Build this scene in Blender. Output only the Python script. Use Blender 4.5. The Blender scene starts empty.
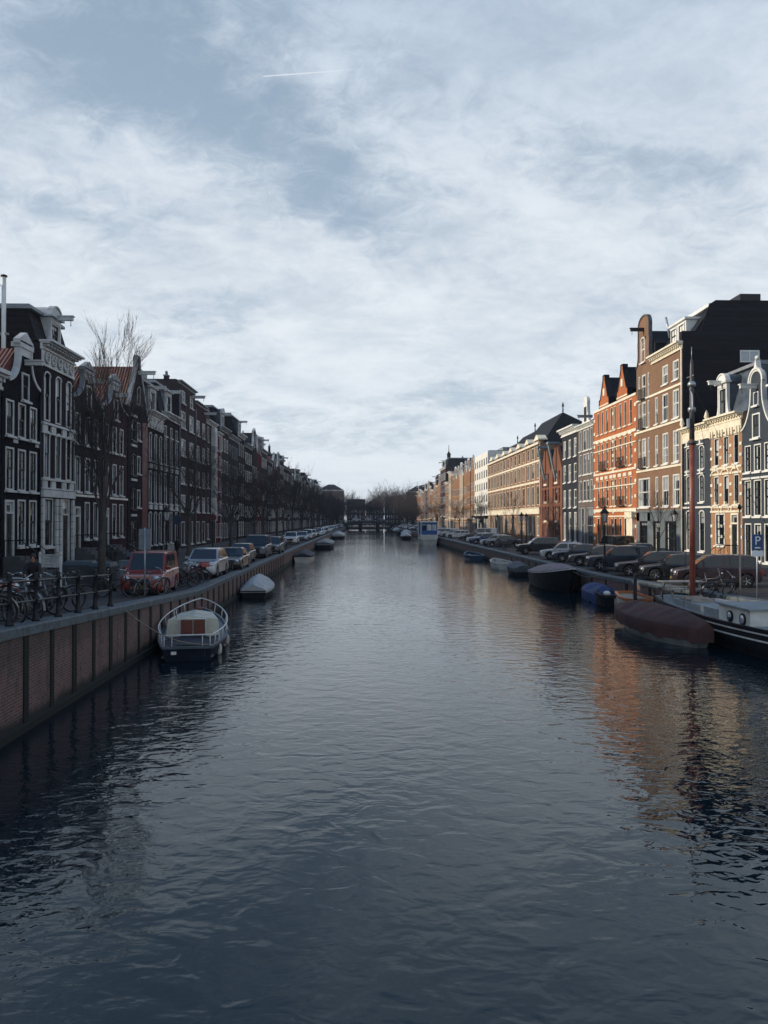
import bpy, math, random
from mathutils import Vector, Matrix, noise as mnoise
R = math.radians
rng = random.Random(7)
sc = bpy.context.scene
COL = sc.collection

# ------------------------------------------------------------------ mesh builder
class MB:
    def __init__(s):
        s.v = []; s.f = []; s.m = []; s.sm = []
    def add(s, vs, fs, m=0, smooth=False):
        o = len(s.v)
        s.v.extend([tuple(p) for p in vs])
        for f in fs:
            s.f.append([i + o for i in f]); s.m.append(m); s.sm.append(smooth)
    def box(s, x0, x1, y0, y1, z0, z1, m=0, M=None):
        vs = [(x0,y0,z0),(x1,y0,z0),(x1,y1,z0),(x0,y1,z0),(x0,y0,z1),(x1,y0,z1),(x1,y1,z1),(x0,y1,z1)]
        if M is not None: vs = [M @ Vector(p) for p in vs]
        s.add(vs, [(0,3,2,1),(4,5,6,7),(0,1,5,4),(1,2,6,5),(2,3,7,6),(3,0,4,7)], m)
    def bar(s, a, b, w, h, m=0, up=(0,0,1)):
        a = Vector(a); b = Vector(b); d = b - a; L = d.length
        if L < 1e-6: return
        d /= L; u = Vector(up)
        if abs(d.dot(u)) > .98: u = Vector((1,0,0))
        sx = d.cross(u).normalized(); uz = sx.cross(d)
        vs = []
        for p in (a, b):
            for (i, j) in ((-1,-1),(1,-1),(1,1),(-1,1)):
                vs.append(p + sx*(i*w/2) + uz*(j*h/2))
        s.add(vs, [(3,2,1,0),(4,5,6,7),(0,1,5,4),(1,2,6,5),(2,3,7,6),(3,0,4,7)], m)
    def quad(s, a, b, c, d, m=0): s.add([a,b,c,d], [(0,1,2,3)], m)
    def prism_xz(s, pts, y0, y1, m=0):      # outline in x,z extruded along y
        n = len(pts)
        vs = [(x,y0,z) for x,z in pts] + [(x,y1,z) for x,z in pts]
        fs = [tuple(range(n)), tuple(range(2*n-1, n-1, -1))]
        fs += [(i, i+n, (i+1)%n+n, (i+1)%n) for i in range(n)]
        s.add(vs, fs, m)
    def tube(s, path, r, n=6, m=0, cap=True, smooth=True, closed=False):
        P = [Vector(p) for p in path]; k = len(P)
        if k < 2: return
        rs = r if isinstance(r, (list, tuple)) else [r]*k
        t0 = (P[1]-P[0]).normalized()
        ref = Vector((0,0,1)) if abs(t0.z) < .9 else Vector((1,0,0))
        nx = t0.cross(ref).normalized()
        vs = []
        for i in range(k):
            if closed: t = P[(i+1) % k] - P[i-1]
            elif i == 0: t = P[1]-P[0]
            elif i == k-1: t = P[-1]-P[-2]
            else: t = P[i+1]-P[i-1]
            if t.length < 1e-9: t = t0
            t = t.normalized()
            nx = (nx - t*nx.dot(t))
            if nx.length < 1e-6: nx = t.orthogonal()
            nx = nx.normalized(); ny = t.cross(nx)
            for j in range(n):
                a = 2*math.pi*j/n
                vs.append(P[i] + (nx*math.cos(a) + ny*math.sin(a))*rs[i])
        fs = []
        kk = k if closed else k-1
        for i in range(kk):
            i2 = (i+1) % k
            for j in range(n):
                fs.append((i*n+j, i*n+(j+1)%n, i2*n+(j+1)%n, i2*n+j))
        if cap and not closed:
            fs.append(tuple(range(n-1,-1,-1))); fs.append(tuple((k-1)*n+j for j in range(n)))
        s.add(vs, fs, m, smooth)
    def lathe(s, prof, n=12, m=0, M=None, smooth=True):   # prof: (r,z)
        vs = []
        for r, z in prof:
            for j in range(n):
                a = 2*math.pi*j/n
                p = Vector((r*math.cos(a), r*math.sin(a), z))
                vs.append(M @ p if M is not None else p)
        fs = [(i*n+j, i*n+(j+1)%n, (i+1)*n+(j+1)%n, (i+1)*n+j) for i in range(len(prof)-1) for j in range(n)]
        fs.append(tuple(range(n-1,-1,-1))); fs.append(tuple((len(prof)-1)*n+j for j in range(n)))
        s.add(vs, fs, m, smooth)
    def grid(s, rows, m=0, smooth=True, flip=False):     # rows: list of equal-length lists of points
        n = len(rows[0]); vs = [p for r in rows for p in r]
        fs = []
        for i in range(len(rows)-1):
            for j in range(n-1):
                q = (i*n+j, i*n+j+1, (i+1)*n+j+1, (i+1)*n+j)
                fs.append(q[::-1] if flip else q)
        s.add(vs, fs, m, smooth)
    def ball(s, c, r, n=8, m=0, sc_=(1,1,1)):
        prof = [(max(1e-3, math.sin(math.pi*i/n)), -math.cos(math.pi*i/n)) for i in range(n+1)]
        M = Matrix.Translation(c) @ Matrix.Diagonal((r*sc_[0], r*sc_[1], r*sc_[2], 1))
        s.lathe(prof, n+2, m, M)
    def mesh(s, name, mats):
        me = bpy.data.meshes.new(name)
        me.from_pydata(s.v, [], s.f)
        for mt in mats: me.materials.append(mt)
        me.polygons.foreach_set('material_index', s.m)
        me.polygons.foreach_set('use_smooth', s.sm)
        me.update()
        return me
    def build(s, name, mats, parent=None, loc=None, rot=None):
        if not isinstance(mats, (list, tuple)): mats = [mats]
        return link(name, s.mesh(name, mats), parent, loc, rot)

def link(name, me, parent=None, loc=None, rot=None):
    o = bpy.data.objects.new(name, me); COL.objects.link(o)
    if parent is not None: o.parent = parent
    if loc is not None: o.location = loc
    if rot is not None: o.rotation_euler = rot
    return o
def tag(o, label, cat, group=None, kind=None):
    if label: o['label'] = label
    if cat: o['category'] = cat
    if group: o['group'] = group
    if kind: o['kind'] = kind
    return o
def thing(name, label, cat, loc=(0,0,0), rz=0, group=None):
    o = bpy.data.objects.new(name, None); COL.objects.link(o)
    o.location = loc; o.rotation_euler = (0,0,rz); o.empty_display_size = .3
    return tag(o, label, cat, group)
def struct(o):
    o['kind'] = 'structure'; return o
KIDS = {}
def kids(o): return [c for c in o.children]
def dup(root, loc, rz=0, label=None, group=None, scale=None, rot=None):
    r = root.copy(); COL.objects.link(r); r.location = loc; r.rotation_euler = rot if rot else (0,0,rz)
    if scale: r.scale = (scale,)*3 if not isinstance(scale,(tuple,list)) else scale
    if label: r['label'] = label
    if group: r['group'] = group
    elif 'group' in r: del r['group']
    for ch in list(root.children):
        c = ch.copy(); COL.objects.link(c); c.parent = r
        for g in list(ch.children):
            d = g.copy(); COL.objects.link(d); d.parent = c
    return r
def set_mat(root, partname, mt, slot=0):
    for c in root.children:
        if c.name.split('.')[0] == partname:
            c.material_slots[slot].link = 'OBJECT'; c.material_slots[slot].material = mt

# ------------------------------------------------------------------ node helpers
class NT:
    def __init__(s, tree): s.t = tree; s.N = tree.nodes; s.L = tree.links
    def n(s, typ, **kw):
        nd = s.N.new(typ)
        for k, v in kw.items(): setattr(nd, k, v)
        return nd
    def put(s, sock, v):
        if isinstance(v, bpy.types.NodeSocket): s.L.new(v, sock)
        elif v is not None: sock.default_value = v
    def math(s, op, a, b=None, c=None, clamp=False):
        nd = s.n('ShaderNodeMath', operation=op, use_clamp=clamp)
        s.put(nd.inputs[0], a)
        if b is not None: s.put(nd.inputs[1], b)
        if c is not None: s.put(nd.inputs[2], c)
        return nd.outputs[0]
    def ss(s, x, a, b, o0=0., o1=1.):           # smoothstep
        nd = s.n('ShaderNodeMapRange', interpolation_type='SMOOTHSTEP')
        s.put(nd.inputs['Value'], x); s.put(nd.inputs['From Min'], a); s.put(nd.inputs['From Max'], b)
        s.put(nd.inputs['To Min'], o0); s.put(nd.inputs['To Max'], o1)
        return nd.outputs[0]
    def mix(s, f, a, b, blend='MIX'):
        nd = s.n('ShaderNodeMix', data_type='RGBA', blend_type=blend)
        s.put(nd.inputs[0], f)
        for k, v in ((6, a), (7, b)):
            if isinstance(v, (tuple, list)) and len(v) == 3: v = (*v, 1)
            s.put(nd.inputs[k], v)
        return nd.outputs[2]
    def comb(s, x, y, z):
        nd = s.n('ShaderNodeCombineXYZ')
        for i, v in enumerate((x, y, z)): s.put(nd.inputs[i], v)
        return nd.outputs[0]
    def sep(s, v):
        nd = s.n('ShaderNodeSeparateXYZ'); s.L.new(v, nd.inputs[0]); return nd.outputs
    def noise(s, vec, scale, detail=4, rough=.55, dist=0., dim='3D'):
        nd = s.n('ShaderNodeTexNoise', noise_dimensions=dim)
        if vec is not None: s.L.new(vec, nd.inputs['Vector'])
        nd.inputs['Scale'].default_value = scale; nd.inputs['Detail'].default_value = detail
        nd.inputs['Roughness'].default_value = rough; nd.inputs['Distortion'].default_value = dist
        return nd.outputs['Fac']
    def coord(s, which='Object'): return s.n('ShaderNodeTexCoord').outputs[which]
    def mapping(s, vec, scale=(1,1,1), loc=(0,0,0), rot=(0,0,0)):
        nd = s.n('ShaderNodeMapping'); s.L.new(vec, nd.inputs[0])
        nd.inputs['Scale'].default_value = scale; nd.inputs['Location'].default_value = loc; nd.inputs['Rotation'].default_value = rot
        return nd.outputs[0]
    def bump(s, h, strength=.5, dist=.02):
        nd = s.n('ShaderNodeBump'); s.put(nd.inputs['Height'], h)
        nd.inputs['Strength'].default_value = strength; nd.inputs['Distance'].default_value = dist
        return nd.outputs[0]
MATS = {}
def new_mat(name):
    m = bpy.data.materials.new(name); m.use_nodes = True
    nt = NT(m.node_tree); b = m.node_tree.nodes['Principled BSDF']
    return m, nt, b
def mat(name, col=(.5,.5,.5), rough=.6, metal=0., var=.25, scale=3., spec=.5, bump=0., coat=0., fine=0.):
    """plain surface with worn, uneven colour"""
    if name in MATS: return MATS[name]
    m, nt, b = new_mat(name)
    co = nt.coord()
    f = nt.noise(co, scale, 5, .6)
    lo = tuple(c*(1-var) for c in col); hi = tuple(min(1, c*(1+var)) for c in col)
    c = nt.mix(nt.ss(f, .3, .7), lo, hi)
    if fine: c = nt.mix(nt.ss(nt.noise(co, scale*14, 2), .35, .65, 0, fine), c, lo)
    nt.put(b.inputs['Base Color'], c)
    nt.put(b.inputs['Roughness'], nt.ss(f, .2, .8, max(0, rough-.12), min(1, rough+.12)))
    b.inputs['Metallic'].default_value = metal; b.inputs['Specular IOR Level'].default_value = spec
    if coat:
        b.inputs['Coat Weight'].default_value = coat; b.inputs['Coat Roughness'].default_value = .06
    if bump: nt.L.new(nt.bump(nt.noise(co, scale*6, 4), .6, bump), b.inputs['Normal'])
    MATS[name] = m; return m
def masonry(name, col, col2=None, mortar=None, bw=.21, bh=.066, stain=.35):
    if name in MATS: return MATS[name]
    m, nt, b = new_mat(name)
    co = nt.coord(); x, y, z = nt.sep(co)
    u = nt.math('ADD', x, y); v = nt.comb(u, z, 0.)
    col2 = col2 or tuple(c*.72 for c in col); mortar = mortar or tuple(c*.8+.02 for c in col)
    br = nt.n('ShaderNodeTexBrick'); nt.L.new(v, br.inputs['Vector'])
    br.inputs['Color1'].default_value = (*col,1); br.inputs['Color2'].default_value = (*col2,1); br.inputs['Mortar'].default_value = (*mortar,1)
    br.inputs['Scale'].default_value = 1.; br.inputs['Brick Width'].default_value = bw; br.inputs['Row Height'].default_value = bh
    br.inputs['Mortar Size'].default_value = .008
    n1 = nt.noise(nt.mapping(v, (.5,.16,1)), 3., 5, .65)
    n2 = nt.noise(co, .35, 3)
    c = nt.mix(nt.ss(n1, .45, .75, 0, stain), br.outputs['Color'], tuple(c*.5 for c in col))
    c = nt.mix(nt.ss(n2, .3, .7, 0, .3), c, tuple(min(1,c*1.35) for c in col))
    nt.put(b.inputs['Base Color'], c); b.inputs['Roughness'].default_value = .9; b.inputs['Specular IOR Level'].default_value = .06
    nt.L.new(nt.bump(br.outputs['Fac'], -.25, .006), b.inputs['Normal'])
    MATS[name] = m; return m
def tiles(name, col, pitch=.24):
    if name in MATS: return MATS[name]
    m, nt, b = new_mat(name)
    co = nt.coord(); x, y, z = nt.sep(co)
    w = nt.math('SINE', nt.math('MULTIPLY', y, 2*math.pi/pitch))
    w2 = nt.math('FRACT', nt.math('MULTIPLY', z, 1/.28))
    n = nt.noise(co, 1.3, 5, .65)
    nf = nt.noise(nt.mapping(co, (4,4,4)), 1., 1)
    c = nt.mix(nt.ss(n, .3, .7), tuple(c*.6 for c in col), tuple(min(1,c*1.25) for c in col))
    c = nt.mix(nt.ss(nf, .4, .65, 0, .45), c, (col[0]*.35, col[1]*.4, col[2]*.45))
    c = nt.mix(nt.ss(w, -.9, -.3, .7, 0), c, tuple(c*.25 for c in col))
    nt.put(b.inputs['Base Color'], c); b.inputs['Roughness'].default_value = .7
    nt.L.new(nt.bump(nt.math('ADD', w, nt.math('MULTIPLY', w2, .8)), .8, .03), b.inputs['Normal'])
    MATS[name] = m; return m
def boards(name, col, row=.3, rough=.6):
    if name in MATS: return MATS[name]
    m, nt, b = new_mat(name)
    co = nt.coord(); x, y, z = nt.sep(co)
    r = nt.math('MULTIPLY', z, 1/row); fr = nt.math('FRACT', r); fl = nt.math('FLOOR', r)
    rn = nt.noise(nt.comb(0., 0., nt.math('MULTIPLY', fl, 3.7)), 1., 0)
    n = nt.noise(nt.mapping(co, (.3,.3,6)), 1.5, 4)
    c = nt.mix(nt.ss(rn, .3, .7), tuple(c*.6 for c in col), tuple(c*1.5 for c in col))
    c = nt.mix(nt.ss(n, .4, .7, 0, .6), c, tuple(c*2.2 for c in col))
    c = nt.mix(nt.ss(fr, .0, .09, 1, 0), c, tuple(c*.15 for c in col))
    nt.put(b.inputs['Base Color'], c); b.inputs['Roughness'].default_value = rough; b.inputs['Specular IOR Level'].default_value = .22
    nt.L.new(nt.bump(nt.ss(fr, 0, .12), .6, .02), b.inputs['Normal'])
    MATS[name] = m; return m
def pane_mat(name, curtain_sheen=.75, tint=(.012,.016,.02)):
    if name in MATS: return MATS[name]
    m, nt, b = new_mat(name)
    rnd = nt.n('ShaderNodeObjectInfo').outputs['Random']
    g = nt.coord('Generated'); x, y, z = nt.sep(g)
    side = nt.ss(nt.math('ABSOLUTE', nt.math('SUBTRACT', x, .5)), nt.math('MULTIPLY_ADD', rnd, .3, .12), nt.math('MULTIPLY_ADD', rnd, .3, .17))
    blind = nt.ss(z, nt.math('SUBTRACT', 1.25, nt.math('MULTIPLY', rnd, .9)), nt.math('SUBTRACT', 1.27, nt.math('MULTIPLY', rnd, .9)))
    r2 = nt.math('FRACT', nt.math('MULTIPLY', rnd, 17.31))
    r3 = nt.math('FRACT', nt.math('MULTIPLY', rnd, 7.77))
    cm = nt.math('MULTIPLY', side, nt.math('LESS_THAN', r2, curtain_sheen))
    bm_ = nt.math('MULTIPLY', blind, nt.math('GREATER_THAN', r2, 1-curtain_sheen))
    k = nt.math('MAXIMUM', cm, bm_)
    pale = nt.mix(r3, (.34,.38,.41), (.66,.70,.71))  # curtain and blind tone, brightened to stand in for reflections on the glass
    fold = nt.noise(nt.mapping(g, (14,1,1)), 1., 2)
    pale = nt.mix(nt.ss(fold, .35, .65, .0, .35), pale, (.1,.1,.11))
    c = nt.mix(k, tint, pale)
    nt.put(b.inputs['Base Color'], c)
    b.inputs['Roughness'].default_value = .04; b.inputs['Specular IOR Level'].default_value = .75
    nt.L.new(nt.bump(nt.noise(nt.coord('Object'), 1.3, 2), .25, .02), b.inputs['Normal'])
    MATS[name] = m; return m

# ------------------------------------------------------------------ camera, sun, sky
F = 770.; CX, CY = 362., 519.5; CZ = 4.75
cam = bpy.data.cameras.new('camera'); cam_o = bpy.data.objects.new('camera', cam); COL.objects.link(cam_o)
cam.sensor_fit = 'VERTICAL'; cam.sensor_height = 36; cam.lens = 36*F/1024
cam.clip_start = .1; cam.clip_end = 9000
cam_o.location = (0,0,CZ)
cam_o.rotation_euler = (R(90)+math.atan((CY-512)/F), 0, -math.atan((384-CX)/F))
sc.camera = cam_o
SUN_EL, SUN_AZ = R(18.5), R(273)
sv = Vector((math.cos(SUN_EL)*math.sin(SUN_AZ), math.cos(SUN_EL)*math.cos(SUN_AZ), math.sin(SUN_EL)))
sl = bpy.data.lights.new('sun', 'SUN'); so = bpy.data.objects.new('sun', sl); COL.objects.link(so)
sl.energy = 3.4; sl.angle = R(.5); sl.color = (1., .86, .68)
so.rotation_euler = sv.to_track_quat('Z', 'Y').to_euler(); so.location = (-60, 0, 60)
w = bpy.data.worlds.new('World'); sc.world = w; w.use_nodes = True
nt = NT(w.node_tree); bg = w.node_tree.nodes['Background']
sky = nt.n('ShaderNodeTexSky', sky_type='NISHITA'); sky.sun_disc = False
sky.sun_elevation = SUN_EL; sky.sun_rotation = SUN_AZ; sky.air_density = 1.; sky.dust_density = 1.2; sky.ozone_density = 1.5
g = nt.coord('Generated'); dx, dy, dz = nt.sep(g)
zz = nt.math('MAXIMUM', dz, 0.); KD = .3
den = nt.math('ADD', zz, KD)
qx = nt.math('DIVIDE', dx, den); qy = nt.math('DIVIDE', dy, den)
q = nt.comb(qx, qy, 0.)
qm = nt.mapping(q, (1.,1.25,1), (3.35,1.1,0), (0,0,R(-28)))
big = nt.noise(qm, 1.5, 3, .5, .4)
mid = nt.noise(nt.mapping(q, (1.,1.5,1), (8.1,2.2,0), (0,0,R(-32))), 3.1, 10, .6, .45)
fin = nt.noise(nt.mapping(q, (2.6,3.2,1), (1.7,5.2,0), (0,0,R(35))), 6.0, 9, .7, .6)
dens = nt.math('ADD', nt.math('ADD', nt.math('MULTIPLY', big, .72), nt.math('MULTIPLY', mid, .5)), nt.math('MULTIPLY', fin, .42))
# the open blue band that runs down from the upper left, and the bright bank under it
def band(ax, ay, bx, by, wd):
    lx, ly = bx-ax, by-ay; LL = math.hypot(lx, ly); tx, ty = lx/LL, ly/LL
    al = nt.math('ADD', nt.math('MULTIPLY', nt.math('SUBTRACT', qx, ax), tx), nt.math('MULTIPLY', nt.math('SUBTRACT', qy, ay), ty))
    pe = nt.math('ADD', nt.math('MULTIPLY', nt.math('SUBTRACT', qx, ax), -ty), nt.math('MULTIPLY', nt.math('SUBTRACT', qy, ay), tx))
    pe = nt.math('ABSOLUTE', pe)
    m1 = nt.ss(pe, 0., wd, 1., 0.)
    m2 = nt.math('MULTIPLY', nt.ss(al, -wd*.8, wd*.3), nt.ss(al, LL-wd*.3, LL+wd*.8, 1., 0.))
    return nt.math('MULTIPLY', m1, m2)
def qpix(px, py):
    x = (px-CX)/F; z = (CY-py)/F; L = math.sqrt(x*x+1+z*z)
    return x/L/(z/L+KD), 1/L/(z/L+KD)
for (p0, p1, wd, amt) in (((100,20),(330,200),.26,-.17), ((300,190),(390,250),.12,-.13), ((-40,10),(240,90),.3,-.13), ((-20,130),(240,190),.17,.17), ((60,330),(240,310),.16,-.10), ((330,300),(760,200),.5,.07), ((480,30),(760,60),.25,.05)):
    a = qpix(*p0); b_ = qpix(*p1)
    dens = nt.math('MULTIPLY_ADD', band(a[0],a[1],b_[0],b_[1],wd), amt, dens)
cov = nt.ss(dens, .47, .85)
lowz = nt.ss(zz, .0, .33, 1., 0.)
topz = nt.ss(zz, .28, .62)
shade = nt.ss(nt.math('ADD', nt.math('MULTIPLY', mid, .7), nt.math('MULTIPLY', fin, .3)), .36, .66)
cl = nt.mix(shade, (4.7,5.35,6.1), (6.5,6.95,7.4))
cl = nt.mix(nt.math('MULTIPLY', topz, .75), cl, nt.mix(shade, (2.85,3.7,4.85), (4.05,4.95,6.1)))
cl = nt.mix(nt.math('MULTIPLY', lowz, .75), cl, (6.6,7.15,7.6))
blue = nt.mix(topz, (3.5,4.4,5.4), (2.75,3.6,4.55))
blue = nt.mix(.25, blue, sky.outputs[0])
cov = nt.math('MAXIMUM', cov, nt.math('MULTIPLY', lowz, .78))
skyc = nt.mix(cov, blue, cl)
skyc = nt.mix(nt.ss(zz, .53, .78, 0, .88), skyc, (.85,1.9,3.9))  # overhead sky out of view, darkened and blued to deepen water and shade
# vapour trail
px_ = nt.math('DIVIDE', dx, nt.math('MAXIMUM', dz, .02)); py_ = nt.math('DIVIDE', dy, nt.math('MAXIMUM', dz, .02))
A = (-.2300, 1.7361); B = (-.0044, 1.7016); LL = math.hypot(B[0]-A[0], B[1]-A[1]); T = ((B[0]-A[0])/LL, (B[1]-A[1])/LL)
al = nt.math('ADD', nt.math('MULTIPLY', nt.math('SUBTRACT', px_, A[0]), T[0]), nt.math('MULTIPLY', nt.math('SUBTRACT', py_, A[1]), T[1]))
pe = nt.math('ABSOLUTE', nt.math('ADD', nt.math('MULTIPLY', nt.math('SUBTRACT', px_, A[0]), -T[1]), nt.math('MULTIPLY', nt.math('SUBTRACT', py_, A[1]), T[0])))
tr = nt.math('MULTIPLY', nt.ss(pe, .0008, .0045, 1., 0.), nt.math('MULTIPLY', nt.ss(al, 0., .012), nt.ss(al, .05, LL*1.25, 1., 0.)))
skyc = nt.mix(nt.math('MULTIPLY', tr, .65), skyc, (6.6,7.0,7.4))
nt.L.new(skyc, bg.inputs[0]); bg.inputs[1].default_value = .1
vs_ = sc.view_settings
vs_.view_transform = 'Standard'; vs_.look = 'None'; vs_.exposure = .32; vs_.gamma = 1
sc.cycles.max_bounces = 6; sc.cycles.diffuse_bounces = 3; sc.cycles.glossy_bounces = 4; sc.cycles.transparent_max_bounces = 6

# ------------------------------------------------------------------ shared materials
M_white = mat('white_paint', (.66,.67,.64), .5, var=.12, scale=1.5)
M_lwhite = mat('shaded_white_paint', (.45,.47,.475), .6, var=.22, scale=1.2, fine=.2)  # white trim of the shaded quay, greyed to put its shade in the colour
M_cream = mat('cream_paint', (.72,.66,.52), .55, var=.12, scale=1.5)
M_stone = mat('grey_stone', (.26,.28,.30), .75, var=.2, scale=1.2, fine=.3)
M_grey = mat('grey_paint', (.20,.225,.25), .6, var=.18, scale=1.2)
M_black = mat('black_paint', (.010,.011,.015), .5, var=.3, spec=.3)
M_dkgreen = mat('dark_green_paint', (.010,.015,.017), .45, var=.3, spec=.3)
M_pane = pane_mat('window_glass')
M_slate = mat('slate', (.014,.017,.024), .8, spec=.15, var=.35, scale=2.5, fine=.4, bump=.02)
M_zinc = mat('zinc', (.075,.095,.12), .4, metal=.3, var=.25, scale=1.5)
M_tar = boards('black_boarding', (.008,.008,.011), .42, .8)
M_tile = tiles('red_clay_tile', (.125,.032,.024))
M_iron = mat('wrought_iron', (.007,.009,.013), .5, var=.3, spec=.3)
M_steel = mat('galvanised_steel', (.35,.38,.42), .45, metal=.6, var=.2)
M_rubber = mat('rubber', (.012,.012,.013), .85, var=.2)
M_chrome = mat('rim_alloy', (.5,.52,.55), .3, metal=.9, var=.1)
M_dark = mat('dark_interior', (.008,.009,.011), .8, var=.2)

# ------------------------------------------------------------------ levels
def zl(d): return 1.42 + max(0., min(31., 36-d))*.048
def zr(d): return 1.33 + max(0., min(25., 27-d))*.04
QL = -7.6
def qr(d): return 14.5 + max(0., min(26., 46-d))*.13
FL, FR = -20., 27.75
# ------------------------------------------------------------------ houses
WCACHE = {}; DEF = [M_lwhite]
def window_mesh(w, h, nx, rails, arch, fm, sm, wm, simple):
    key = (round(w,2), round(h,2), nx, rails, arch, fm.name, sm.name, wm.name, simple)
    if key in WCACHE: return WCACHE[key]
    mb = MB(); fw = min(.105, w*.1); a, b = -w/2, w/2
    mb.box(a, a+fw, -.03, .12, 0, h, 0); mb.box(b-fw, b, -.03, .12, 0, h, 0)
    mb.box(a+fw, b-fw, -.03, .12, 0, fw*.9, 0); mb.box(a+fw, b-fw, -.03, .12, h-fw, h, 0)
    ia, ib, iz0, iz1 = a+fw, b-fw, fw*.9, h-fw
    if arch:
        k = 8; rise = min(w*.28, .4); hw = (b-a)/2
        for s in (-1, 1):
            pts = [(s*hw, h), (s*hw, h-rise)]
            for i in range(k+1):
                t = i/k; x = hw*(1-t); pts.append((s*x, h-rise + rise*math.sqrt(max(0,1-(x/hw)**2))))
            if s < 0: pts = pts[::-1]
            mb.prism_xz(pts, -.045, .1, 2)
        pth = [(-hw + 2*hw*i/10, -.02, h-rise+rise*math.sqrt(max(0,1-((-1+2*i/10))**2))-.05) for i in range(11)]
        for p, q in zip(pth, pth[1:]): mb.bar(p, q, .1, .1, 0)
    sw = .055
    for (z0, z1, y) in [(iz0, iz0+(iz1-iz0)*rails[0] if rails else iz1, .07)] + ([(iz0+(iz1-iz0)*rails[0], iz1, .045)] if rails else []):
        mb.box(ia, ia+sw, y-.03, y+.03, z0, z1, 1); mb.box(ib-sw, ib, y-.03, y+.03, z0, z1, 1)
        mb.box(ia+sw, ib-sw, y-.03, y+.03, z0, z0+sw, 1); mb.box(ia+sw, ib-sw, y-.03, y+.03, z1-sw, z1, 1)
        for i in range(1, nx):
            x = ia + (ib-ia)*i/nx; mb.box(x-.02, x+.02, y-.015, y+.02, z0+sw, z1-sw, 1)
        nz = max(1, round((z1-z0)/max(.55, (ib-ia)/max(1,nx)*1.5))) if nx > 1 else 1
        for i in range(1, nz):
            z = z0+(z1-z0)*i/nz; mb.box(ia+sw, ib-sw, y-.012, y+.017, z-.018, z+.018, 1)
    mats = [fm, sm, wm]
    pm = MB(); pm.quad((ia, .1, iz0), (ib, .1, iz0), (ib, .1, iz1), (ia, .1, iz1))
    if simple:
        mb.quad((ia, .1, iz0), (ib, .1, iz0), (ib, .1, iz1), (ia, .1, iz1), 3)
        r = (mb.mesh('window', mats+[M_pane]), None)
    else: r = (mb.mesh('window', mats), pm.mesh('pane', [M_pane]))
    WCACHE[key] = r; return r
SILL = {}
def add_window(root, u, z, w, h, wm, st, simple, y=0., frame=None):
    fm = st.get('frame', DEF[0]); sm = st.get('sash', M_dkgreen)
    me, pm = window_mesh(w, h, st.get('nx', 2), st.get('rails', (.52,)), st.get('arch', False), fm, sm, wm, simple)
    if y == 0.: y = .0 if DEF[0] is M_lwhite else .05
    wo = link('window', me, root, (u, y, z))
    if pm is not None: link('pane', pm, wo)
    if st.get('sill', True) and not simple:
        k = (round(w,2), fm.name)
        if k not in SILL:
            mb = MB(); mb.box(-w/2-.08, w/2+.08, -.18, .05, -.13, -.003); SILL[k] = mb.mesh('sill', [fm])
        link('sill', SILL[k], wo)
    if st.get('head') and not simple:
        k = (round(w,2), 'head', fm.name)
        if k not in SILL:
            mb = MB(); mb.box(-w/2-.1, w/2+.1, -.2, .05, .003, .1); mb.box(-.12, .12, -.23, .05, .02, .45); SILL[k] = mb.mesh('head_moulding', [fm])
        link('head_moulding', SILL[k], wo, (0,0,h))
    return wo
def bays(w, n, ww, off=0., inner=None):
    sp = inner or w/n
    c = w/2 + off
    return [(c + (i-(n-1)/2)*sp, ww) for i in range(n)]
def front_wall(mb, w, H, D, holes, reveal=.2, m=0, top=True):
    xs = sorted(set([0, w] + [x for h in holes for x in (h[0], h[1])])); zs = sorted(set([0, H] + [z for h in holes for z in (h[2], h[3])]))
    xs = [x for x in xs if 0 <= x <= w]; zs = [z for z in zs if 0 <= z <= H]
    for i in range(len(xs)-1):
        j = 0
        while j < len(zs)-1:
            cx = (xs[i]+xs[i+1])/2; j2 = j
            def inh(jj):
                cz = (zs[jj]+zs[jj+1])/2
                return any(h[0] < cx < h[1] and h[2] < cz < h[3] for h in holes)
            if inh(j): j += 1; continue
            while j2+1 < len(zs)-1 and not inh(j2+1): j2 += 1
            mb.quad((xs[i],0,zs[j]), (xs[i+1],0,zs[j]), (xs[i+1],0,zs[j2+1]), (xs[i],0,zs[j2+1]), m)
            j = j2+1
    for a, b, c, d in holes:
        mb.quad((a,0,c),(a,reveal,c),(a,reveal,d),(a,0,d), m); mb.quad((b,reveal,c),(b,0,c),(b,0,d),(b,reveal,d), m)
        mb.quad((a,0,c),(b,0,c),(b,reveal,c),(a,reveal,c), m); mb.quad((a,reveal,d),(b,reveal,d),(b,0,d),(a,0,d), m)
    mb.quad((0,D,0),(0,0,0),(0,0,H),(0,D,H), m); mb.quad((w,0,0),(w,D,0),(w,D,H),(w,0,H), m)
    mb.quad((w,D,0),(0,D,0),(0,D,H),(w,D,H), m)
    if top: mb.quad((0,0,H),(w,0,H),(w,D,H),(0,D,H), m)
def curve(p0, p1, p2, n=6):
    return [tuple((1-t)**2*a + 2*t*(1-t)*b + t*t*c for a, b, c in zip(p0, p1, p2)) for t in [i/n for i in range(1, n+1)]]
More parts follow.
